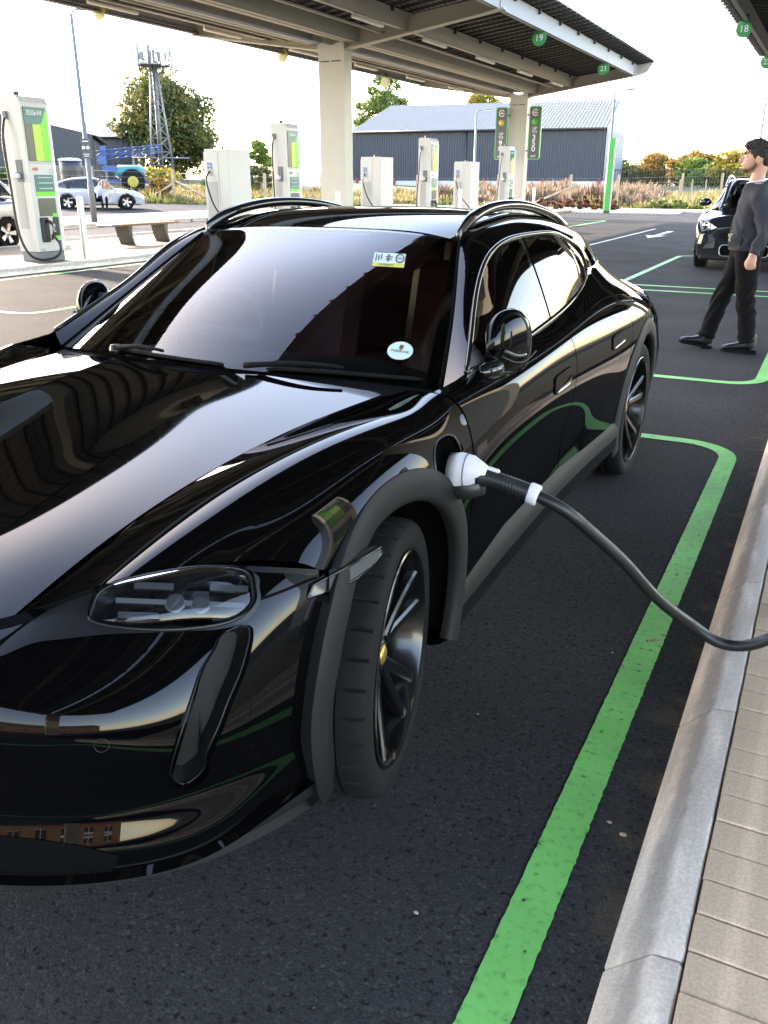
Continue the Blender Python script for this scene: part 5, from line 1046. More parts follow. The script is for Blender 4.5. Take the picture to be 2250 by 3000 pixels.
# ---------------------------------------------------------------- lattice mast
mat('bench_leg', (.06, .055, .05), .5); mat('galv', (.15, .155, .165), .5, .3, var=.15); mat('antenna_white', (.30, .31, .31), .5)
ms = thing('phone_mast', 'galvanised lattice phone mast with white antenna panels', 'mast', (-50.1, 59.2, 1.5)); H_ = 8.6
def leg(s, z): w = 1.15-.95*min(1, z/H_)*.92; return np.array((w*math.cos(s), w*math.sin(s), z))
S3 = [0.3, 0.3+2.094, 0.3+4.189]
for s in S3: ob('leg', tube([leg(s, 0), leg(s, H_)], .075, 6), 'galv', ms)
lv = np.linspace(0, H_, 9)
for i in range(8):
    for k in range(3):
        ob('brace', merge(tube([leg(S3[k], lv[i]), leg(S3[(k+1) % 3], lv[i+1])], .035, 5), tube([leg(S3[k], lv[i+1]), leg(S3[(k+1) % 3], lv[i+1])], .03, 5)), 'galv', ms)
ob('ladder', tube([(0.1, 0, 0), (.1, 0, H_+1.2)], .14, 6), 'galv', ms); ob('platform', merge(lathe([(.3, H_), (1.35, H_), (1.35, H_+.1), (.3, H_+.1)], 'z', 12), lathe([(1.35, H_+.5), (1.38, H_+.5)], 'z', 12)), 'galv', ms, smooth=False)
ob('cable_bundle', tube([(.1, -.15, 0), (.1, -.15, H_)], .12, 6), 'steel_dark', ms)
for k in range(9):
    a = .35+2*math.pi*k/9; big = k % 3 != 1; x, y = 1.4*math.cos(a), 1.4*math.sin(a); ob('antenna_pole', tube([(x, y, H_-.4), (x, y, H_+1.9)], .04, 5), 'steel_dark', ms)
    if big: ob('antenna_panel', xf(box(0, 0, 0, .16, .32, 1.75, bev=.02), rz=a, loc=(x*1.15, y*1.15, H_+.75)), 'antenna_white', ms, smooth=False)
    else: ob('antenna_panel', xf(box(0, 0, 0, .22, .26, .5, bev=.02), rz=a, loc=(x*1.1, y*1.1, H_+1.1)), 'galv', ms, smooth=False)
    ob('radio_unit', box(x*.75, y*.75, H_+.7, .22, .22, .5), 'galv', ms, smooth=False)
ob('cross_arm', tube([(-1.9, -1.4, 1.7), (1.9, 1.4, 1.7)], .06, 5), 'galv', ms)
# ---------------------------------------------------------------- farm sprayer and tank
mat('blue_paint', (.015, .06, .20), .4, var=.15); mat('teal_paint', (.02, .17, .19), .4); mat('yellow_paint', (.32, .27, .03), .45)
sp = thing('crop_sprayer', 'blue folded-boom crop sprayer with yellow wheel hubs behind the white car', 'sprayer', (-38.7, 42.5, .62), .76)
for y in (-.9, .9):
    for x in (.0,): w = ob('wheel', lathe([(.25, .17), (.60, .18), (.72, .12), (.74, 0), (.72, -.12), (.60, -.18), (.25, -.17)], 'y', 24, (x+.3, y, .75)), 'tyre', sp, ang=40); ob('hub', lathe([(0, .10), (.30, .19), (.36, .15), (.36, -.15), (.30, -.19), (0, -.10)], 'y', 20, (.3, y, .75)), 'yellow_paint', w)
ob('tank', loft([[(x*.8, .6*k*math.cos(t), 1.3+.42*k*math.sin(t)) for t in np.linspace(0, 6.283, 16, endpoint=False)] for x, k in ((-.9, .6), (-.6, 1), (.8, 1), (1.3, .75))]), 'teal_paint', sp); ob('chassis', merge(box(0, 0, .75, 3.2, .8, .2), box(1.7, 0, .6, .9, .2, .2)), 'blue_paint', sp, smooth=False)
ob('mudguard', loft([[(.3+.82*math.cos(t), y, .75+.82*math.sin(t)) for t in np.linspace(.3, 2.4, 10)] for y in (-1.1, -.65)], closed=False), 'steel_dark', sp)
for zz, dx in ((1.95, 0), (2.25, .3)):
    for i in range(7):
        ob('boom_section', merge(tube([(-1.7+i*.55, -.5, zz+i*.07), (-1.15+i*.55, -.5, zz+.07+i*.07)], .03, 5), tube([(-1.7+i*.55, -.5, zz+.24+i*.06), (-1.15+i*.55, -.5, zz+.30+i*.06)], .03, 5), tube([(-1.7+i*.55, -.5, zz+i*.07), (-1.15+i*.55, -.5, zz+.30+i*.06)], .022, 5)), 'blue_paint', sp)
ob('centre_frame', merge(box(-1.4, 0, 2.0, .5, 1.2, .5), box(-1.3, -.1, 2.5, .35, .5, .6), box(-1.0, -.4, 1.5, .9, .2, .35)), 'blue_paint', sp, smooth=False)
tk = thing('water_tank', 'black ribbed water tank with white lid left of the sprayer', 'tank', (-38.2, 37.4, .45)); ob('shell', lathe([(.62, 0), (.66, .1), (.62, .2), (.66, .35), (.62, .5), (.66, .7), (.62, .85), (.66, 1.05), (.62, 1.2), (.66, 1.45), (.62, 1.7), (.60, 2.1), (0, 2.14)], 'z', 24), 'satin_black', tk); ob('lid', lathe([(.64, 2.02), (.66, 2.1), (.45, 2.17), (0, 2.2)], 'z', 20), 'antenna_white', tk)
cr = thing('grey_container', 'weathered grey container box beside the water tank', 'container', (-42.8, 41.6, .5), .76); ob('shell', box(0, 0, .9, 3.2, 2, 1.8, bev=.03), 'roof_brown', cr, smooth=False); ob('door_bar', merge(box(-.4, -1.02, .9, .05, .05, 1.6), box(.4, -1.02, .9, .05, .05, 1.6)), 'steel_grey', cr, smooth=False)
# ---------------------------------------------------------------- street furniture
def lamp(label, base, h, arm, rz, sgn=True, style=0):
    t = thing('street_lamp', label, 'street lamp', base, rz, 'street lamps'); ob('pole', tube([(0, 0, 0), (0, 0, 1.25), (0, 0, 1.3), (0, 0, h)], [.11, .11, .085, .06], 10), 'galv', t); ob('pole_foot', tube([(0, 0, -.02), (0, 0, .22)], .09, 10), 'steel_dark', t)
    ob('arm', tube(curve([(0, 0, h-.05), (.05, 0, h+.06), (arm*.4, 0, h+.12)], 8), .03, 8), 'galv', t); hd = ob('lamp_head', loft([[(x, w*math.cos(a), h+.13+z+.045*math.sin(a)*k) for a in np.linspace(0, 6.283, 12, endpoint=False)] for x, w, z, k in ((arm*.38, .03, 0, .6), (arm*.5, .09, .01, 1), (arm*.8, .12, .02, 1), (arm, .05, .01, .5))]), 'galv', t)
    ob('lamp_lens', box(arm*.7, 0, h+.10, arm*.4, .12, .02), 'tube_light', hd, smooth=False); return t
l1 = lamp('tall street lamp with a small sign beside the left charger', (-21.4, 21.75, .12), 6.35, 1.1, .76)
sg = ob('lamp_sign', box(.0, -.07, 2.35, .30, .02, .62), 'sign_grey', l1, smooth=False); sg.rotation_euler = (0, 0, -.15)
for x in (-.07, .07): ob('sign_disc', lathe([(0, -.012), (.055, -.012), (.055, 0)], 'y', 16, (x, -.075, 2.38)), 'letter_white', sg)
ob('sign_text', merge(box(0, -.085, 2.58, .2, .004, .03), box(0, -.085, 2.18, .2, .004, .02), box(0, -.085, 2.12, .16, .004, .02)), 'letter_white', sg, smooth=False)
lamp('street lamp standing behind the green pylon at the far kerb', (-8.95, 44.15, .1), 5.35, .95, .25); lamp('pale street lamp in front of the barn, left of the far column', (-20.0, 54.3, .2), 5.35, 1.0, .2)
lamp('thin distant street lamp above the walking man\'s head', (-3.3, 58.0, .2), 5.9, .5, 1.0)
py = thing('green_pylon', 'slim green and white pylon sign by the far kerb', 'sign', (-8.62, 43.1, .02), .35); mat('pylon_green', (.04, .33, .06), .4); ob('panel', box(0, 0, 1.75, .26, .16, 3.3), 'pylon_green', py, smooth=False); ob('edge_strip', box(.15, 0, 1.75, .06, .14, 3.3), 'letter_white', py, smooth=False); ob('foot', box(0, 0, .06, .3, .2, .12), 'steel_dark', py, smooth=False)
def bollard(loc, label, h=1.1):
    t = thing('bollard', label, 'bollard', loc, group='steel bollards'); ob('tube', lathe([(.058, 0), (.058, h-.01), (.055, h), (0, h+.003)], 'z', 24), 'stainless', t, ang=40); ob('flange', lathe([(.075, 0), (.075, .008), (.058, .009)], 'z', 24), 'stainless', t, ang=40)
bollard((-10.72, 10.62, .11), 'stainless steel bollard between the left charger and the bench'); bollard((-10.75, 38.0, .11), 'steel bollard in front of the far canopy column'); bollard((1.862, 1.28, .10), 'steel bollard at the right edge beside the hanging cable'); bollard((-10.75, 20.2, .11), 'steel bollard left of the nearest canopy column'); bollard((-10.75, 29.2, .11), 'steel bollard right of the middle tall charger')
bn = thing('bench', 'wooden bench with splayed metal legs on the paved island', 'bench', (-12.72, 14.45, .11), 1.5708+.02)
for k in range(4): ob('slat', box(0, -.19+k*.125, .44, 2.1, .115, .045, bev=.008), 'timber', bn, smooth=False)
ob('end_cap', box(-1.15, 0, .44, .22, .48, .05, bev=.02), 'steel_grey', bn, smooth=False)
for x in (-.62, .62): ob('leg', merge(loft([[(x+d, y, z) for d, y in ((-.03, -.2), (.03, -.2), (.03, .2), (-.03, .2))] for d, z in ((0, .42), )]*1) if False else prism([(x-.09, .42), (x+.05, .42), (x+.03, .2), (x+.12, 0), (x+.06, 0), (x-.03, .2)], -.20, .20, 'y')), 'bench_leg', bn, smooth=False)
ww = thing('timber_planter', 'brown slatted timber box between column and low cabinet', 'planter', (-12.6, 23.2, .11)); 
for k in range(5): ob('slat', box(-.3+k*.15, 0, .42, .13, .7, .84), 'timber', ww, smooth=False)

# ---------------------------------------------------------------- behind the camera: seen only as reflections in the black paint
mat('brick_tan', (.24, .14, .075), .85, var=.25, vscale=3); mat('barrier_red', (.40, .03, .02), .5)
bd = thing('brick_building', 'tan brick building mirrored in the car\'s front bumper', 'building', (4, -34, 0))
ob('wall', box(0, -4, 2.4, 34, 8, 4.8), 'brick_tan', bd, smooth=False); ob('roof', prism([(-17.4, 4.8), (17.4, 4.8), (15, 6.4), (-15, 6.4)], -8.3, .3, 'y'), 'roof_brown', bd, smooth=False)
for k in range(7): w_ = ob('window', box(-14+k*4.6, .03, 2.2, 1.8, .08, 1.4), 'gutter', bd, smooth=False); ob('window_frame', merge(box(-14+k*4.6, .08, 2.95, 1.96, .06, .1), box(-14+k*4.6, .08, 1.45, 1.96, .06, .1), box(-14+k*4.6, .08, 2.2, .08, .06, 1.4)), 'letter_white', w_, smooth=False)
for k in range(5):
    br = thing('barrier', 'red plastic barrier mirrored low in the car\'s bumper', 'barrier', (3.5+k*2.15, -22, 0), group='red barriers behind the camera'); ob('panel', merge(box(0, 0, .75, 2.0, .05, .18), box(0, 0, .35, 2.0, .05, .14), *[box(-.9+i*.3, 0, .5, .06, .05, .6) for i in range(7)]), 'barrier_red', br, smooth=False); ob('foot', merge(box(-.8, 0, .06, .1, .6, .12), box(.8, 0, .06, .1, .6, .12)), 'rubber', br, smooth=False)
# ---------------------------------------------------------------- other cars
mat('paint_white', (.36, .37, .40), .12, coat=.8); mat('paint_silver', (.36, .38, .40), .2, .4, coat=.8); mat('paint_suv', (.012, .013, .016), .08, coat=1.); mat('tail_red', (.35, .01, .01), .2); mat('alloy_silver', (.45, .45, .46), .3, .7); mat('skin_gloss', (.5, .5, .5), .5)
glassmat('car_glass', (.22, .25, .26), 1.7)
def small_wheel(par, x, y, r, sgn):
    w = ob('wheel', lathe([(r*.62, .10), (r*.70, .115), (r*.92, .11), (r, .085), (r, -.085), (r*.92, -.11), (r*.62, -.10)], 'x', 40, (0, 0, 0)), 'tyre', par, ang=40); w.location = (x, y, r); w.rotation_euler = (0, 0, 0 if sgn > 0 else math.pi)
    ob('rim', lathe([(r*.70, .105), (r*.68, .11), (r*.62, .085), (r*.58, .0), (0, -.02)], 'x', 32), 'satin_black', w, ang=40)
    for k in range(5):
        a = 2*math.pi*k/5; d = np.array([0, math.cos(a), math.sin(a)]); e = np.array([0, -math.sin(a), math.cos(a)]); X = np.array([1., 0, 0])
        ob('spoke', loft([[d*q+e*wd+X*x0, d*q+e*wd+X*(x0+.03), d*q-e*wd+X*(x0+.03), d*q-e*wd+X*x0] for q, wd, x0 in ((.02, .03, .06), (r*.35, .035, .06), (r*.66, .055, .075))]), 'alloy_silver', w, smooth=False)
    ob('hub_cap', lathe([(0, .10), (.05, .098), (.06, .08)], 'x', 16), 'alloy_silver', w)
def gcar(name, label, loc, rz, paint, W, wb, rows, gh, r=.34, clad='cladding', group=None):
    """generic car: rows = body stations (y, half width, top z at centre, shoulder z); gh = greenhouse stations (y, base half width, base z, roof half width, roof z); front at -y"""
    t = thing(name, label, 'car', loc, rz, group)
    net = [[(0, y, zt), (w*.45, y+.0, zt-.008), (w*.80, y, zt-.05), (w*.965, y, zs), (w, y, zs-.16), (w*.985, y, .52), (w*.955, y, .34), (w*.93, y, .24)] for y, w, zt, zs in rows]
    S = Surf(full(net)); fa, ra = 0., wb
    def dr(P): return ((np.hypot(P[:, 1]-fa, P[:, 2]-r) < r+.06) | (np.hypot(P[:, 1]-ra, P[:, 2]-r) < r+.06)) & (np.abs(P[:, 0]) > W*.55)
    ob('body', patch(S, 0, 1, 0, 1, 110, 90, drop=dr, flange=.01, flip=-1), paint, t)
    y0, y1 = rows[0][0], rows[-1][0]
    for yy, row_, fl in ((y0, net[0], 1), (y1, net[-1], -1)):
        ring = full([row_])[0]; b2 = [(x*.92, y+(-.03 if fl > 0 else .03), z) for x, y, z in ring]; ob('bumper', loft([ring, b2], closed=False) if False else (np.r_[np.array(ring), np.array(b2)], [(i, i+1, len(ring)+i+1, len(ring)+i)[::-fl] for i in range(len(ring)-1)]+[tuple(range(len(ring), 2*len(ring)))[::fl]]), paint, t, ang=40)
    ob('underbody', box(0, (y0+y1)/2, .30, W*1.5, (y1-y0)*.92, .2), 'liner', t, smooth=False)
    for yc in (fa, ra):
        for s in (1, -1):
            A = np.radians(np.linspace(-10, 190, 28)); R0 = r+.075; g = loft([[(s*(W*.99), yc+rr*math.cos(a), r+rr*math.sin(a)) for a in A] for rr in (R0, R0-.02)]+[[(s*(W*.62), yc+(R0-.02)*math.cos(a), r+(R0-.02)*math.sin(a)) for a in A]], closed=False); ob('wheel_arch', g, clad, t)
            small_wheel(t, s*(W-.115), yc, r, s)
    # greenhouse
    G = Surf(full([[(0, y if False else y, zr), (wr*.55, y, zr-.006), (wr, y, zr-.05), (wr+(wbz-wr)*.5, y, zr-.05+(zb-zr+.05)*.48), (wbz, y, zb)] for y, wbz, zb, wr, zr in gh]))
    ob('cabin_glass', patch(G, 0, 1, 0, 1, 50, 44, flange=0, flip=-1), 'car_glass', t)
    n = len(gh); i0 = next(i for i in range(n) if gh[i][4] > max(q[4] for q in gh)-.06); i1 = max(i for i in range(n) if gh[i][4] > max(q[4] for q in gh)-.09)
    tv0, tv1 = G.tv[2], G.tv[-3]; g = patch(G, G.tu[i0], G.tu[i1], tv0*.9, 1-tv0*.9, 24, 24, flange=.004, flip=-1); g = (np.asarray(g[0])+[0, 0, .006], g[1]); ob('roof', g, paint, t)
    for s in (0, 1):
        for v in (G.tv[2], ): 
            vv = v if s == 0 else 1-v; e = G.at(np.linspace(0, 1, 40), np.full(40, vv)); ob('roof_pillar', tube(e+[0, 0, .004], .032, 6), paint, t)
        ymid = [q[0] for q in gh]; 
        for f in (.47, ): e = G.at(np.full(8, f), np.linspace(G.tv[-3], 1, 8) if s else np.linspace(0, G.tv[2], 8)); ob('door_pillar', tube(e, .028, 6), 'gloss_black', t)
    ob('seats', merge(*[box(x, y, .95, .45, .14, .6, bev=.05) for x in (-.36, .36) for y in ((gh[0][0]+gh[-1][0])/2-.2, (gh[0][0]+gh[-1][0])/2+.7)], box(0, gh[0][0]+.45, .90, W*1.5, .5, .1)), 'dash', t, smooth=False)
    for s in (1, -1):
        q = gh[1]; ob('door_mirror', loft([[(s*(q[1]+.02+d), q[0]+.28+k*.07*math.cos(a), q[2]+.10+.075*k*math.sin(a)) for a in np.linspace(0, 6.283, 14, endpoint=False)] for d, k in ((0, .3), (.05, .9), (.14, 1.), (.20, .8), (.215, .3))]), paint, t)
    return t, S
# black SUV
RS = [(-.80, .80, .72, .62), (-.72, .85, .86, .74), (-.45, .885, .955, .86), (0, .90, 1.00, .93), (.45, .90, 1.05, .97), (1.2, .90, 1.07, 1.0), (2.2, .90, 1.09, 1.02), (2.9, .895, 1.08, 1.02), (3.35, .86, 1.02, .98), (3.5, .82, .9, .86)]
GS = [(.42, .80, 1.02, .60, 1.04), (.70, .81, 1.03, .58, 1.24), (1.05, .82, 1.04, .57, 1.46), (1.3, .82, 1.04, .57, 1.525), (1.8, .82, 1.05, .57, 1.55), (2.5, .81, 1.06, .56, 1.535), (3.0, .79, 1.06, .54, 1.46), (3.35, .76, 1.05, .50, 1.10)]
suv, S = gcar('suv_car', 'black crossover car facing the camera behind the walking man', (.33, 16.0, 0), .02, 'paint_suv', .90, 2.70, RS, GS, .33)
for s in (1, -1):
    P = [(s*x, y, z) for x, y, z in ((.50, -.835, .74), (.60, -.82, .80), (.74, -.74, .86), (.86, -.50, .885), (.875, -.46, .85), (.84, -.62, .79), (.74, -.775, .72), (.58, -.83, .705))]; hl = ob('headlight', loft([np.array(P)-[0, -.03, 0], np.array(P)+[0, -.012, .004]]), 'lamp_lens', suv, ang=30); ob('lamp_inner', xf(lathe([(0, -.02), (.05, -.02), (.055, 0)], 'y', 16), loc=(s*.70, -.80, .775)), 'chrome', hl)
    ob('fog_surround', loft([np.array([(s*x, y, z) for x, y, z in ((.50, -.845, .40), (.50, -.85, .55), (.58, -.84, .62), (.78, -.76, .64), (.84, -.68, .60), (.80, -.74, .44), (.70, -.81, .38))])-[0, -.02, 0], np.array([(s*x, y-.02, z) for x, y, z in ((.50, -.845, .40), (.50, -.85, .55), (.58, -.84, .62), (.78, -.76, .64), (.84, -.68, .60), (.80, -.74, .44), (.70, -.81, .38))])]), 'chrome', suv, ang=30)
    ob('roof_rail', tube(curve([(s*.60, .98, 1.42), (s*.60, 1.3, 1.55), (s*.60, 2.2, 1.58), (s*.59, 2.9, 1.50)], 24), .022, 8), 'silver_trim', suv)
ob('grille', prism(rounded(.86, .12, .05, 5, 0, .60), -.862, -.82, 'y'), 'gloss_black', suv, smooth=False); ob('lower_intake', prism(rounded(.80, .17, .06, 5, 0, .36), -.86, -.80, 'y'), 'liner', suv, smooth=False); ob('intake_trim', closed_tube([(x, -.865, z) for x, z in rounded(.82, .19, .07, 5, 0, .36)], .009), 'silver_trim', suv); ob('bumper_skirt', box(0, -.78, .24, 1.5, .16, .10, bev=.03), 'cladding', suv, smooth=False)
ob('number_plate', box(0, -.872, .49, .52, .012, .11), 'antenna_white', suv, smooth=False)
# white liftback with the door open
RW = [(-.85, .78, .66, .56), (-.72, .86, .76, .66), (-.35, .90, .86, .78), (.1, .91, .93, .86), (.5, .91, .97, .90), (1.2, .91, .97, .93), (2.2, .91, .98, .95), (2.9, .90, 1.02, .98), (3.5, .86, 1.05, 1.0), (3.62, .82, .98, .92)]
GW = [(.42, .80, .94, .58, .96), (.75, .81, .95, .56, 1.18), (1.10, .82, .96, .55, 1.38), (1.45, .82, .96, .55, 1.455), (1.9, .82, .97, .55, 1.47), (2.4, .81, .98, .54, 1.43), (2.9, .78, 1.0, .52, 1.31), (3.35, .74, 1.03, .50, 1.09)]
wc, S = gcar('white_car', 'white liftback car parked with its front door open', (-30.1, 32.75, .13), .76+math.pi/2+.10, 'paint_white', .91, 2.735, RW, GW, .345)
ob('tail_lamp', merge(box(0, 3.63, .93, 1.5, .05, .05), box(-.80, 3.55, .90, .12, .16, .12), box(.80, 3.55, .90, .12, .16, .12)), 'tail_red', wc, smooth=False); ob('rear_skirt', box(0, 3.55, .36, 1.5, .2, .22, bev=.04), 'cladding', wc, smooth=False); ob('number_plate', box(0, 3.668, .62, .52, .012, .11), 'sticker_yellow', wc, smooth=False)
dd = ob('open_door', loft([[(x, y, z) for y, z in ((.0, .35), (1.02, .32), (1.05, .92), (.95, .95), (.05, .93), (-.02, .7))] for x in (0, .06)]), 'paint_white', wc, smooth=False)
dd.location = (-.92, .55, 0); dd.rotation_euler = (0, 0, .95); ob('door_window', (np.array([(.03, .05, .95), (.03, 1.0, .96), (.03, 1.0, 1.32), (.03, .62, 1.33)]), [(0, 1, 2, 3)]), 'car_glass', dd, smooth=False); ob('window_frame', tube([(.03, .02, .94), (.03, .60, 1.34), (.03, 1.02, 1.35), (.03, 1.04, .95)], .022, 6), 'paint_white', dd)
ob('door_opening', box(-.905, 1.08, .68, .03, .98, .62), 'liner', wc, smooth=False); ob('side_lettering', merge(*[box(-.922, 1.95+.12*k, .62, .004, .09, .05) for k in range(5)], *[box(-.922, 1.9+.13*k, .54, .004, .1, .035) for k in range(6)]), 'letter_grey', wc, smooth=False)
# silver car at the left edge
sc_, S = gcar('silver_car', 'silver car with red tail lamp cut off behind the left charger', (-16.2, 10.15, 0), 0, 'paint_silver', .90, 2.70, RS, GS, .34)
ob('tail_lamp', merge(box(-.72, 3.48, .93, .30, .10, .16), box(.72, 3.48, .93, .30, .10, .16), box(.86, 3.33, .95, .06, .24, .12)), 'tail_red', sc_, smooth=False); ob('rear_bumper', box(0, 3.5, .42, 1.66, .12, .30, bev=.04), 'cladding', sc_, smooth=False)
# ---------------------------------------------------------------- people
mat('skin', (.50, .27, .19), .5, var=.08, vscale=30); mat('hair', (.014, .009, .007), .7, var=.5, vscale=90, bump=.5, bscale=220); mat('fleece', (.040, .041, .050), .95, spec=.15, var=.15, vscale=25, bump=.4, bscale=350); mat('trousers', (.004, .004, .005), .9, spec=.15, var=.3, vscale=20, bump=.3, bscale=200); mat('boot', (.010, .010, .011), .35, var=.3, vscale=30); mat('shirt', (.55, .60, .75), .7); mat('stubble', (.10, .06, .045), .7); mat('keys', (.5, .48, .42), .3, .8)
def limb(spec, n=16, m=28, sq=1.):
    """limb along points with elliptic sections: spec = [(x, y, z, r_side, r_front)] swept, sections horizontal-ish normal to the path"""
    P = np.array(spec, float); c = curve(P[:, :3], m); d = np.r_[0, np.cumsum(np.linalg.norm(np.diff(P[:, :3], axis=0), axis=1))]; t = np.linspace(0, d[-1], m); ra = spl(d, t) @ P[:, 3]; rb = spl(d, t) @ P[:, 4]
    T = np.gradient(c, axis=0); T /= np.linalg.norm(T, axis=1)[:, None]; th = np.linspace(0, 2*np.pi, n, endpoint=False); R = []
    for i in range(m):
        a = np.cross(T[i], (0, 1, 0)) if False else np.array([1., 0, 0])-T[i]*T[i][0]; a /= np.linalg.norm(a); b = np.cross(T[i], a); R.append(c[i]+ra[i]*np.cos(th)[:, None]*a+rb[i]*np.sin(th)[:, None]*b)
    return loft(R)
def remeshed(VF, vox, smooth_it=4):
    """one continuous skin from overlapping volumes"""
    me = bpy.data.meshes.new('tmp'); me.from_pydata(np.asarray(VF[0]).tolist(), [], [tuple(int(i) for i in f) for f in VF[1]]); o = bpy.data.objects.new('tmp', me); COL.objects.link(o)
    r = o.modifiers.new('r', 'REMESH'); r.mode = 'VOXEL'; r.voxel_size = vox; s = o.modifiers.new('s', 'SMOOTH'); s.iterations = smooth_it; s.factor = .5
    dg = bpy.context.evaluated_depsgraph_get(); m2 = o.evaluated_get(dg).to_mesh(); V = np.array([v.co[:] for v in m2.vertices]); F = [tuple(p.vertices) for p in m2.polygons]; bpy.data.objects.remove(o); return V, F
def ell(c, r, n=16, m=12, rx=0):
    V, F = loft([[(r[0]*math.sin(p)*math.cos(t), r[1]*math.sin(p)*math.sin(t), -r[2]*math.cos(p)) for t in np.linspace(0, 6.2832, n, endpoint=False)] for p in np.linspace(.02, math.pi-.02, m)]); return xf((V, F), rx=rx, loc=c)
# local frame: the man walks towards -y, x to his left-hand... (x>0 = his left side is away from... ), origin between the feet
man = thing('person', 'man in dark grey fleece and black trousers walking past the cars', 'person', (1.02, 7.03, 0), -1.40)
def build_man():
    H = []
    # head in profile facing -y
    head = merge(ell((0, .015, 1.72), (.076, .098, .118)), ell((0, -.035, 1.655), (.058, .070, .075)), ell((0, -.062, 1.615), (.034, .036, .032)),   # skull, face, chin
                 limb([(0, -.085, 1.735, .012, .012), (0, -.108, 1.70, .013, .014), (0, -.122, 1.680, .017, .014), (0, -.100, 1.668, .014, .010)], 10, 10),  # nose
                 ell((0, -.097, 1.641), (.024, .014, .009)), ell((0, -.094, 1.630), (.022, .014, .009)), ell((0, -.088, 1.748), (.052, .02, .014)),
                 limb([(0, .055, 1.64, .058, .060), (0, .045, 1.56, .056, .060), (0, .045, 1.47, .075, .075)], 14, 12))
    hands = []
    for sx, (hx, hy, hz) in ((1, (.285, .075, .86)), (-1, (-.27, -.02, .87))):
        palm = limb([(hx, hy, hz+.06, .026, .030), (hx, hy-.004, hz, .022, .042), (hx, hy-.008, hz-.045, .020, .042)], 12, 10); fs = []
        for k in range(4):
            y = hy-.036+k*.022; L = (.030, .036, .034, .026)[k]; fs.append(limb([(hx, y, hz-.04, .010, .010), (hx-sx*.004, y, hz-.04-L, .0098, .0098), (hx-sx*.030, y+.002, hz-.05-L, .0092, .0092), (hx-sx*.042, y+.004, hz-.028-L, .0085, .0085)], 8, 10))
        fs.append(limb([(hx, hy-.035, hz+.005, .013, .013), (hx-sx*.012, hy-.052, hz-.03, .011, .011), (hx-sx*.026, hy-.046, hz-.062, .010, .010)], 8, 8)); hands.append(merge(palm, *fs))
    body = remeshed(merge(head, *hands, limb([(0, .045, 1.5, .10, .08), (0, .05, 1.3, .13, .09), (0, .05, 1.0, .12, .09), (0, .05, .9, .13, .10)], 16, 14), *[limb([(.15, .055, 1.42, .04, .04), (.245, .125, 1.16, .030, .030), (.268, .115, 1.02, .028, .028), (.283, .080, .90, .026, .030)], 10, 14), limb([(-.15, .05, 1.42, .04, .04), (-.24, .03, 1.16, .030, .030), (-.26, .0, 1.02, .028, .028), (-.27, -.02, .90, .026, .030)], 10, 14) ]), .0075, 3)
    b = ob('body', body, 'skin', man)
    # ears, eyes, brow
    for s in (1, -1):
        ob('ear', xf(remeshed(merge(ell((0, 0, 0), (.010, .020, .033)), ell((0, -.006, -.026), (.008, .012, .012))), .005, 2), rx=.15, loc=(s*.078, .018, 1.688)), 'skin', b)
        ob('eye', ell((s*.032, -.084, 1.715), (.011, .010, .008), 10, 8), 'letter_white', b); ob('eyebrow', limb([(s*.016, -.100, 1.738, .006, .005), (s*.038, -.094, 1.743, .007, .005), (s*.056, -.078, 1.737, .005, .004)], 6, 8), 'hair', b)
    ob('beard', remeshed(merge(ell((0, -.062, 1.608), (.040, .038, .026)), *[limb([(s*.035, -.05, 1.605, .016, .018), (s*.052, -.01, 1.625, .012, .018), (s*.064, .012, 1.665, .008, .012)], 8, 10) for s in (1, -1)]), .007, 2), 'stubble', b)
    # hair: cap and tufts
    hv, hf = remeshed(merge(ell((0, .030, 1.752), (.085, .106, .100)), ell((0, .082, 1.70), (.068, .048, .078)), ell((0, .005, 1.800), (.076, .096, .062)), ell((0, -.062, 1.806), (.054, .040, .034), rx=.35), *[ell((s_*.070, .004, 1.735), (.013, .036, .046)) for s_ in (1, -1)]), .0045, 2)
    nz_ = np.sin(hv[:, 0]*190+4*np.sin(hv[:, 2]*60))*np.sin(hv[:, 2]*150+hv[:, 1]*90)+.6*np.sin(hv[:, 1]*260+hv[:, 0]*120); cdir = hv-np.array((0, .03, 1.74)); cdir /= np.linalg.norm(cdir, axis=1)[:, None]
    hv = hv+cdir*(nz_*.0026)[:, None]*np.clip((hv[:, 2]-1.66)*10, .2, 1)[:, None]; hr = ob('hair', (hv, hf), 'hair', b)
    rg = np.random.default_rng(4); st = []
    for k in range(260):
        i = rg.integers(len(hv)); p = hv[i]
        if p[2] < 1.74: continue
        d = cdir[i]*.5+np.array([rg.normal()*.3, -.35 if p[1] < .02 else .3, .7]); d /= np.linalg.norm(d); st.append(tube([p, p+d*.010, p+d*.018+np.array([0, .004, -.002])], [.003, .0022, .0006], 4))
    ob('hair_strands', merge(*st), 'hair', hr)
    # shirt collar
    ob('shirt_collar', loft([[(r*math.cos(t), .045+r*1.05*math.sin(t)-dy*(.5-.5*math.sin(t)), z-.035*(.5-.5*math.sin(t))) for t in np.linspace(0, 6.2832, 24, endpoint=False)] for r, z, dy in ((.072, 1.475, .02), (.066, 1.532, .02), (.062, 1.534, .02), (.066, 1.49, .02))], cap=False), 'shirt', b)
    # fleece jacket
    torso = limb([(0, .035, .93, .178, .150), (0, .035, 1.02, .188, .160), (0, .045, 1.16, .195, .160), (0, .052, 1.30, .208, .150), (0, .056, 1.40, .205, .125), (0, .055, 1.465, .135, .088), (0, .055, 1.50, .090, .080)], 28, 30)
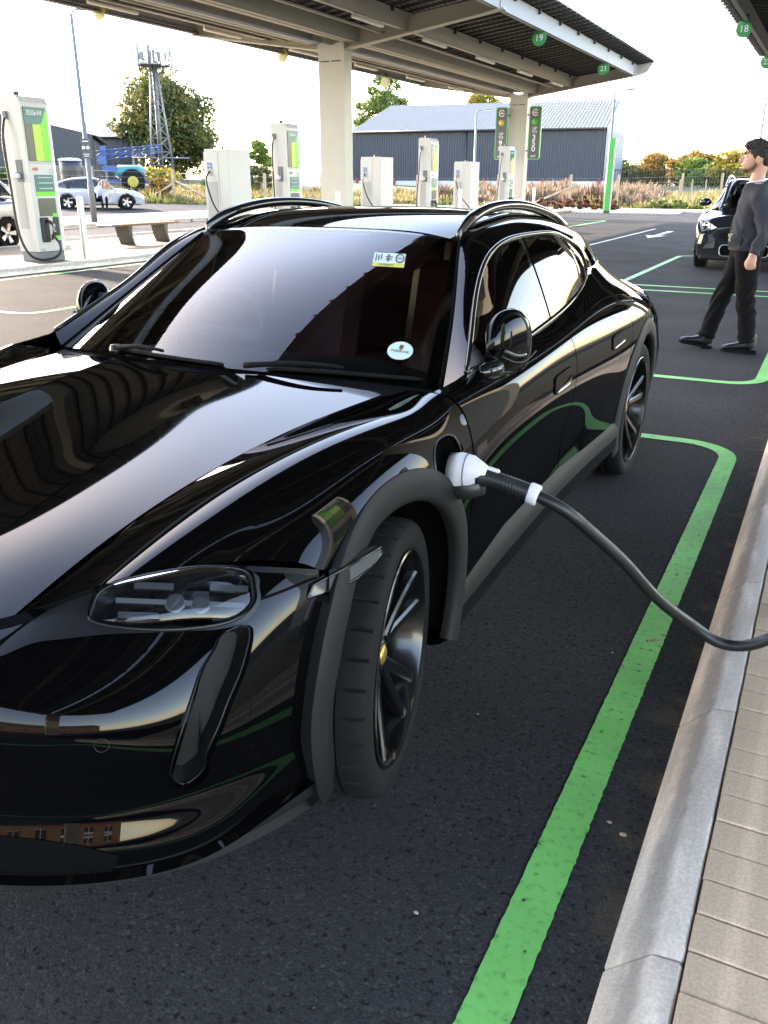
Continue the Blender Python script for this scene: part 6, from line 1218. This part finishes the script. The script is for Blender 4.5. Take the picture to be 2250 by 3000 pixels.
    arms = [limb([(.165, .055, 1.425, .072, .075), (.215, .075, 1.33, .066, .070), (.245, .125, 1.16, .056, .060), (.268, .115, 1.02, .050, .053), (.283, .080, .905, .044, .048)], 16, 26), limb([(-.165, .05, 1.425, .072, .075), (-.212, .03, 1.33, .066, .070), (-.24, .03, 1.16, .056, .060), (-.26, .0, 1.02, .050, .053), (-.27, -.02, .905, .044, .048)], 16, 26)]
    collar = loft([[((r+.0)*math.cos(t), .055+(r*1.0)*math.sin(t)-.012, z-.03*(.5-.5*math.sin(t))) for t in np.linspace(0, 6.2832, 24, endpoint=False)] for r, z in ((.112, 1.44), (.098, 1.50), (.088, 1.525), (.080, 1.50))])
    jv, jf = remeshed(merge(torso, *arms, collar), .010, 4); rg = np.random.default_rng(8)
    w = .008*np.sin(jv[:, 2]*38+jv[:, 1]*34+2.5*np.sin(jv[:, 0]*19+jv[:, 2]*9))*np.clip((1.30-jv[:, 2])*5, .3, 1)+.006*np.sin(jv[:, 2]*21-jv[:, 1]*44+1.5*np.sin(jv[:, 2]*13)); c = jv.copy(); c[:, 2] = 0; jv = jv+np.c_[np.sign(jv[:, 0])*w*.8, w*np.sign(jv[:, 1]-.05), 0*w]
    j = ob('fleece_jacket', (jv, jf), 'fleece', man); ob('pocket_zip', tube([(.168, -.038, 1.13), (.172, -.022, 1.03), (.166, -.030, .97)], .005, 6), 'gloss_black', j); ob('hem', loft([[(.182*math.cos(t)*k, .035+.152*math.sin(t)*k, z) for t in np.linspace(0, 6.2832, 30, endpoint=False)] for k, z in ((1.0, .955), (1.02, .94), (1.0, .925))], cap=False), 'fleece', j)
    ob('key_bunch', merge(*[xf(box(0, 0, 0, .012, .03, .07, bev=.004), rx=.5*k-.6, loc=(.09, -.105-.006*k, 1.035)) for k in range(3)]), 'keys', j, smooth=False)
    # trousers: legs mid-stride (his left leg, x>0, behind; right leg ahead)
    L = limb([(.085, .055, .95, .100, .125), (.092, .06, .80, .094, .108), (.095, .075, .62, .082, .092), (.095, .085, .49, .076, .084), (.095, .115, .36, .074, .082), (.095, .135, .22, .072, .078), (.095, .150, .105, .070, .078)], 18, 34)
    Rg = limb([(-.085, .035, .95, .100, .125), (-.092, .00, .80, .094, .108), (-.092, -.055, .62, .082, .092), (-.09, -.105, .49, .076, .084), (-.088, -.140, .36, .074, .082), (-.085, -.175, .22, .072, .078), (-.085, -.200, .105, .070, .078)], 18, 34)
    tv, tf = remeshed(merge(L, Rg, ell((0, .045, .93), (.168, .135, .11))), .010, 4); w = .008*np.sin(tv[:, 2]*44+6*np.sin(tv[:, 1]*14+tv[:, 0]*9))*np.exp(-((tv[:, 2]-.5)/.2)**2)+.007*np.sin(tv[:, 2]*75)*np.clip((.24-tv[:, 2])*8, 0, 1); tv = tv+np.c_[w*.6*np.sign(tv[:, 0]), w, 0*w]
    ob('trousers', (tv, tf), 'trousers', man); ob('belt', loft([[(.168*math.cos(t), .045+.12*math.sin(t), z) for t in np.linspace(0, 6.2832, 28, endpoint=False)] for z in (.965, .99)], cap=False), 'boot', man)
    # boots
    def boot(x, y, tilt):
        sole = prism([(-.040, .09), (-.046, .03), (-.040, -.06), (-.046, -.12), (-.038, -.19), (0, -.215), (.038, -.19), (.046, -.12), (.040, -.06), (.046, .03), (.040, .09), (0, .105)], 0, .028)
        heel = prism([(-.042, .09), (-.046, .0), (.046, .0), (.042, .09), (0, .105)], -.012, .02)
        upper = remeshed(merge(limb([(0, .03, .17, .048, .058), (0, .03, .11, .046, .062), (0, .025, .05, .043, .068)], 14, 14), limb([(0, .06, .055, .040, .035), (0, -.02, .065, .042, .042), (0, -.10, .050, .043, .030), (0, -.17, .042, .038, .022), (0, -.205, .035, .022, .012)], 14, 18)), .007, 2)
        up_b = ob('boot', xf(merge(upper), rx=tilt, loc=(x, y, .012)), 'boot', man); ob('sole', xf(merge(sole, heel), rx=tilt, loc=(x, y, .012)), 'rubber', up_b, smooth=False)
        ob('laces', xf(merge(*[tube([(-.022, -.035-.016*k, .098-.010*k), (.022, -.041-.016*k, .098-.010*k)], .0035, 5) for k in range(4)], tube(curve([(0, -.03, .11), (.03, -.06, .14), (.012, -.08, .115)], 8), .003, 5)), rx=tilt, loc=(x, y, .012)), 'satin_black', up_b)
    boot(.095, .145, 0); boot(-.085, -.235, -.16)
build_man()
# driver half out of the white car
dr = thing('person', 'driver in pale shirt and black trousers sitting in the white car\'s open door', 'person', (-30.0, 31.05, .15), 1.1)
db = ob('body', remeshed(merge(ell((0, -.12, 1.22), (.09, .11, .13)), limb([(0, 0, 1.15, .06, .06), (0, .02, 1.05, .08, .08)], 10, 8), limb([(-.1, -.1, .72, .04, .04), (-.08, -.3, .62, .03, .03)], 8, 8), limb([(0, .03, 1.0, .15, .1), (0, .05, .6, .14, .11)], 12, 10)), .02, 3), 'skin', dr)
ob('shirt', remeshed(merge(limb([(0, .05, .5, .19, .14), (0, .04, .75, .19, .14), (0, .0, 1.0, .20, .12), (0, 0, 1.08, .10, .08)], 16, 14), *[limb([(s*.18, 0, 1.0, .06, .06), (s*.24, -.05, .82, .05, .05), (s*.16, -.2, .70, .045, .045)], 10, 12) for s in (1, -1)]), .02, 3), 'shirt', db); ob('hair', ell((0, -.09, 1.27), (.10, .12, .11)), 'hair', db)
ob('trousers', remeshed(merge(*[limb([(s*.09, .0, .52, .10, .10), (s*.1, -.25, .55, .085, .085), (s*.1, -.46, .50, .07, .07), (s*.1, -.44, .25, .06, .06), (s*.1, -.42, .08, .055, .06)], 10, 18) for s in (1, -1)]), .02, 3), 'trousers', dr)
for s in (1, -1): ob('shoe', limb([(s*.1, -.40, .05, .045, .05), (s*.1, -.50, .04, .045, .035), (s*.1, -.60, .03, .035, .02)], 10, 10), 'boot', dr)
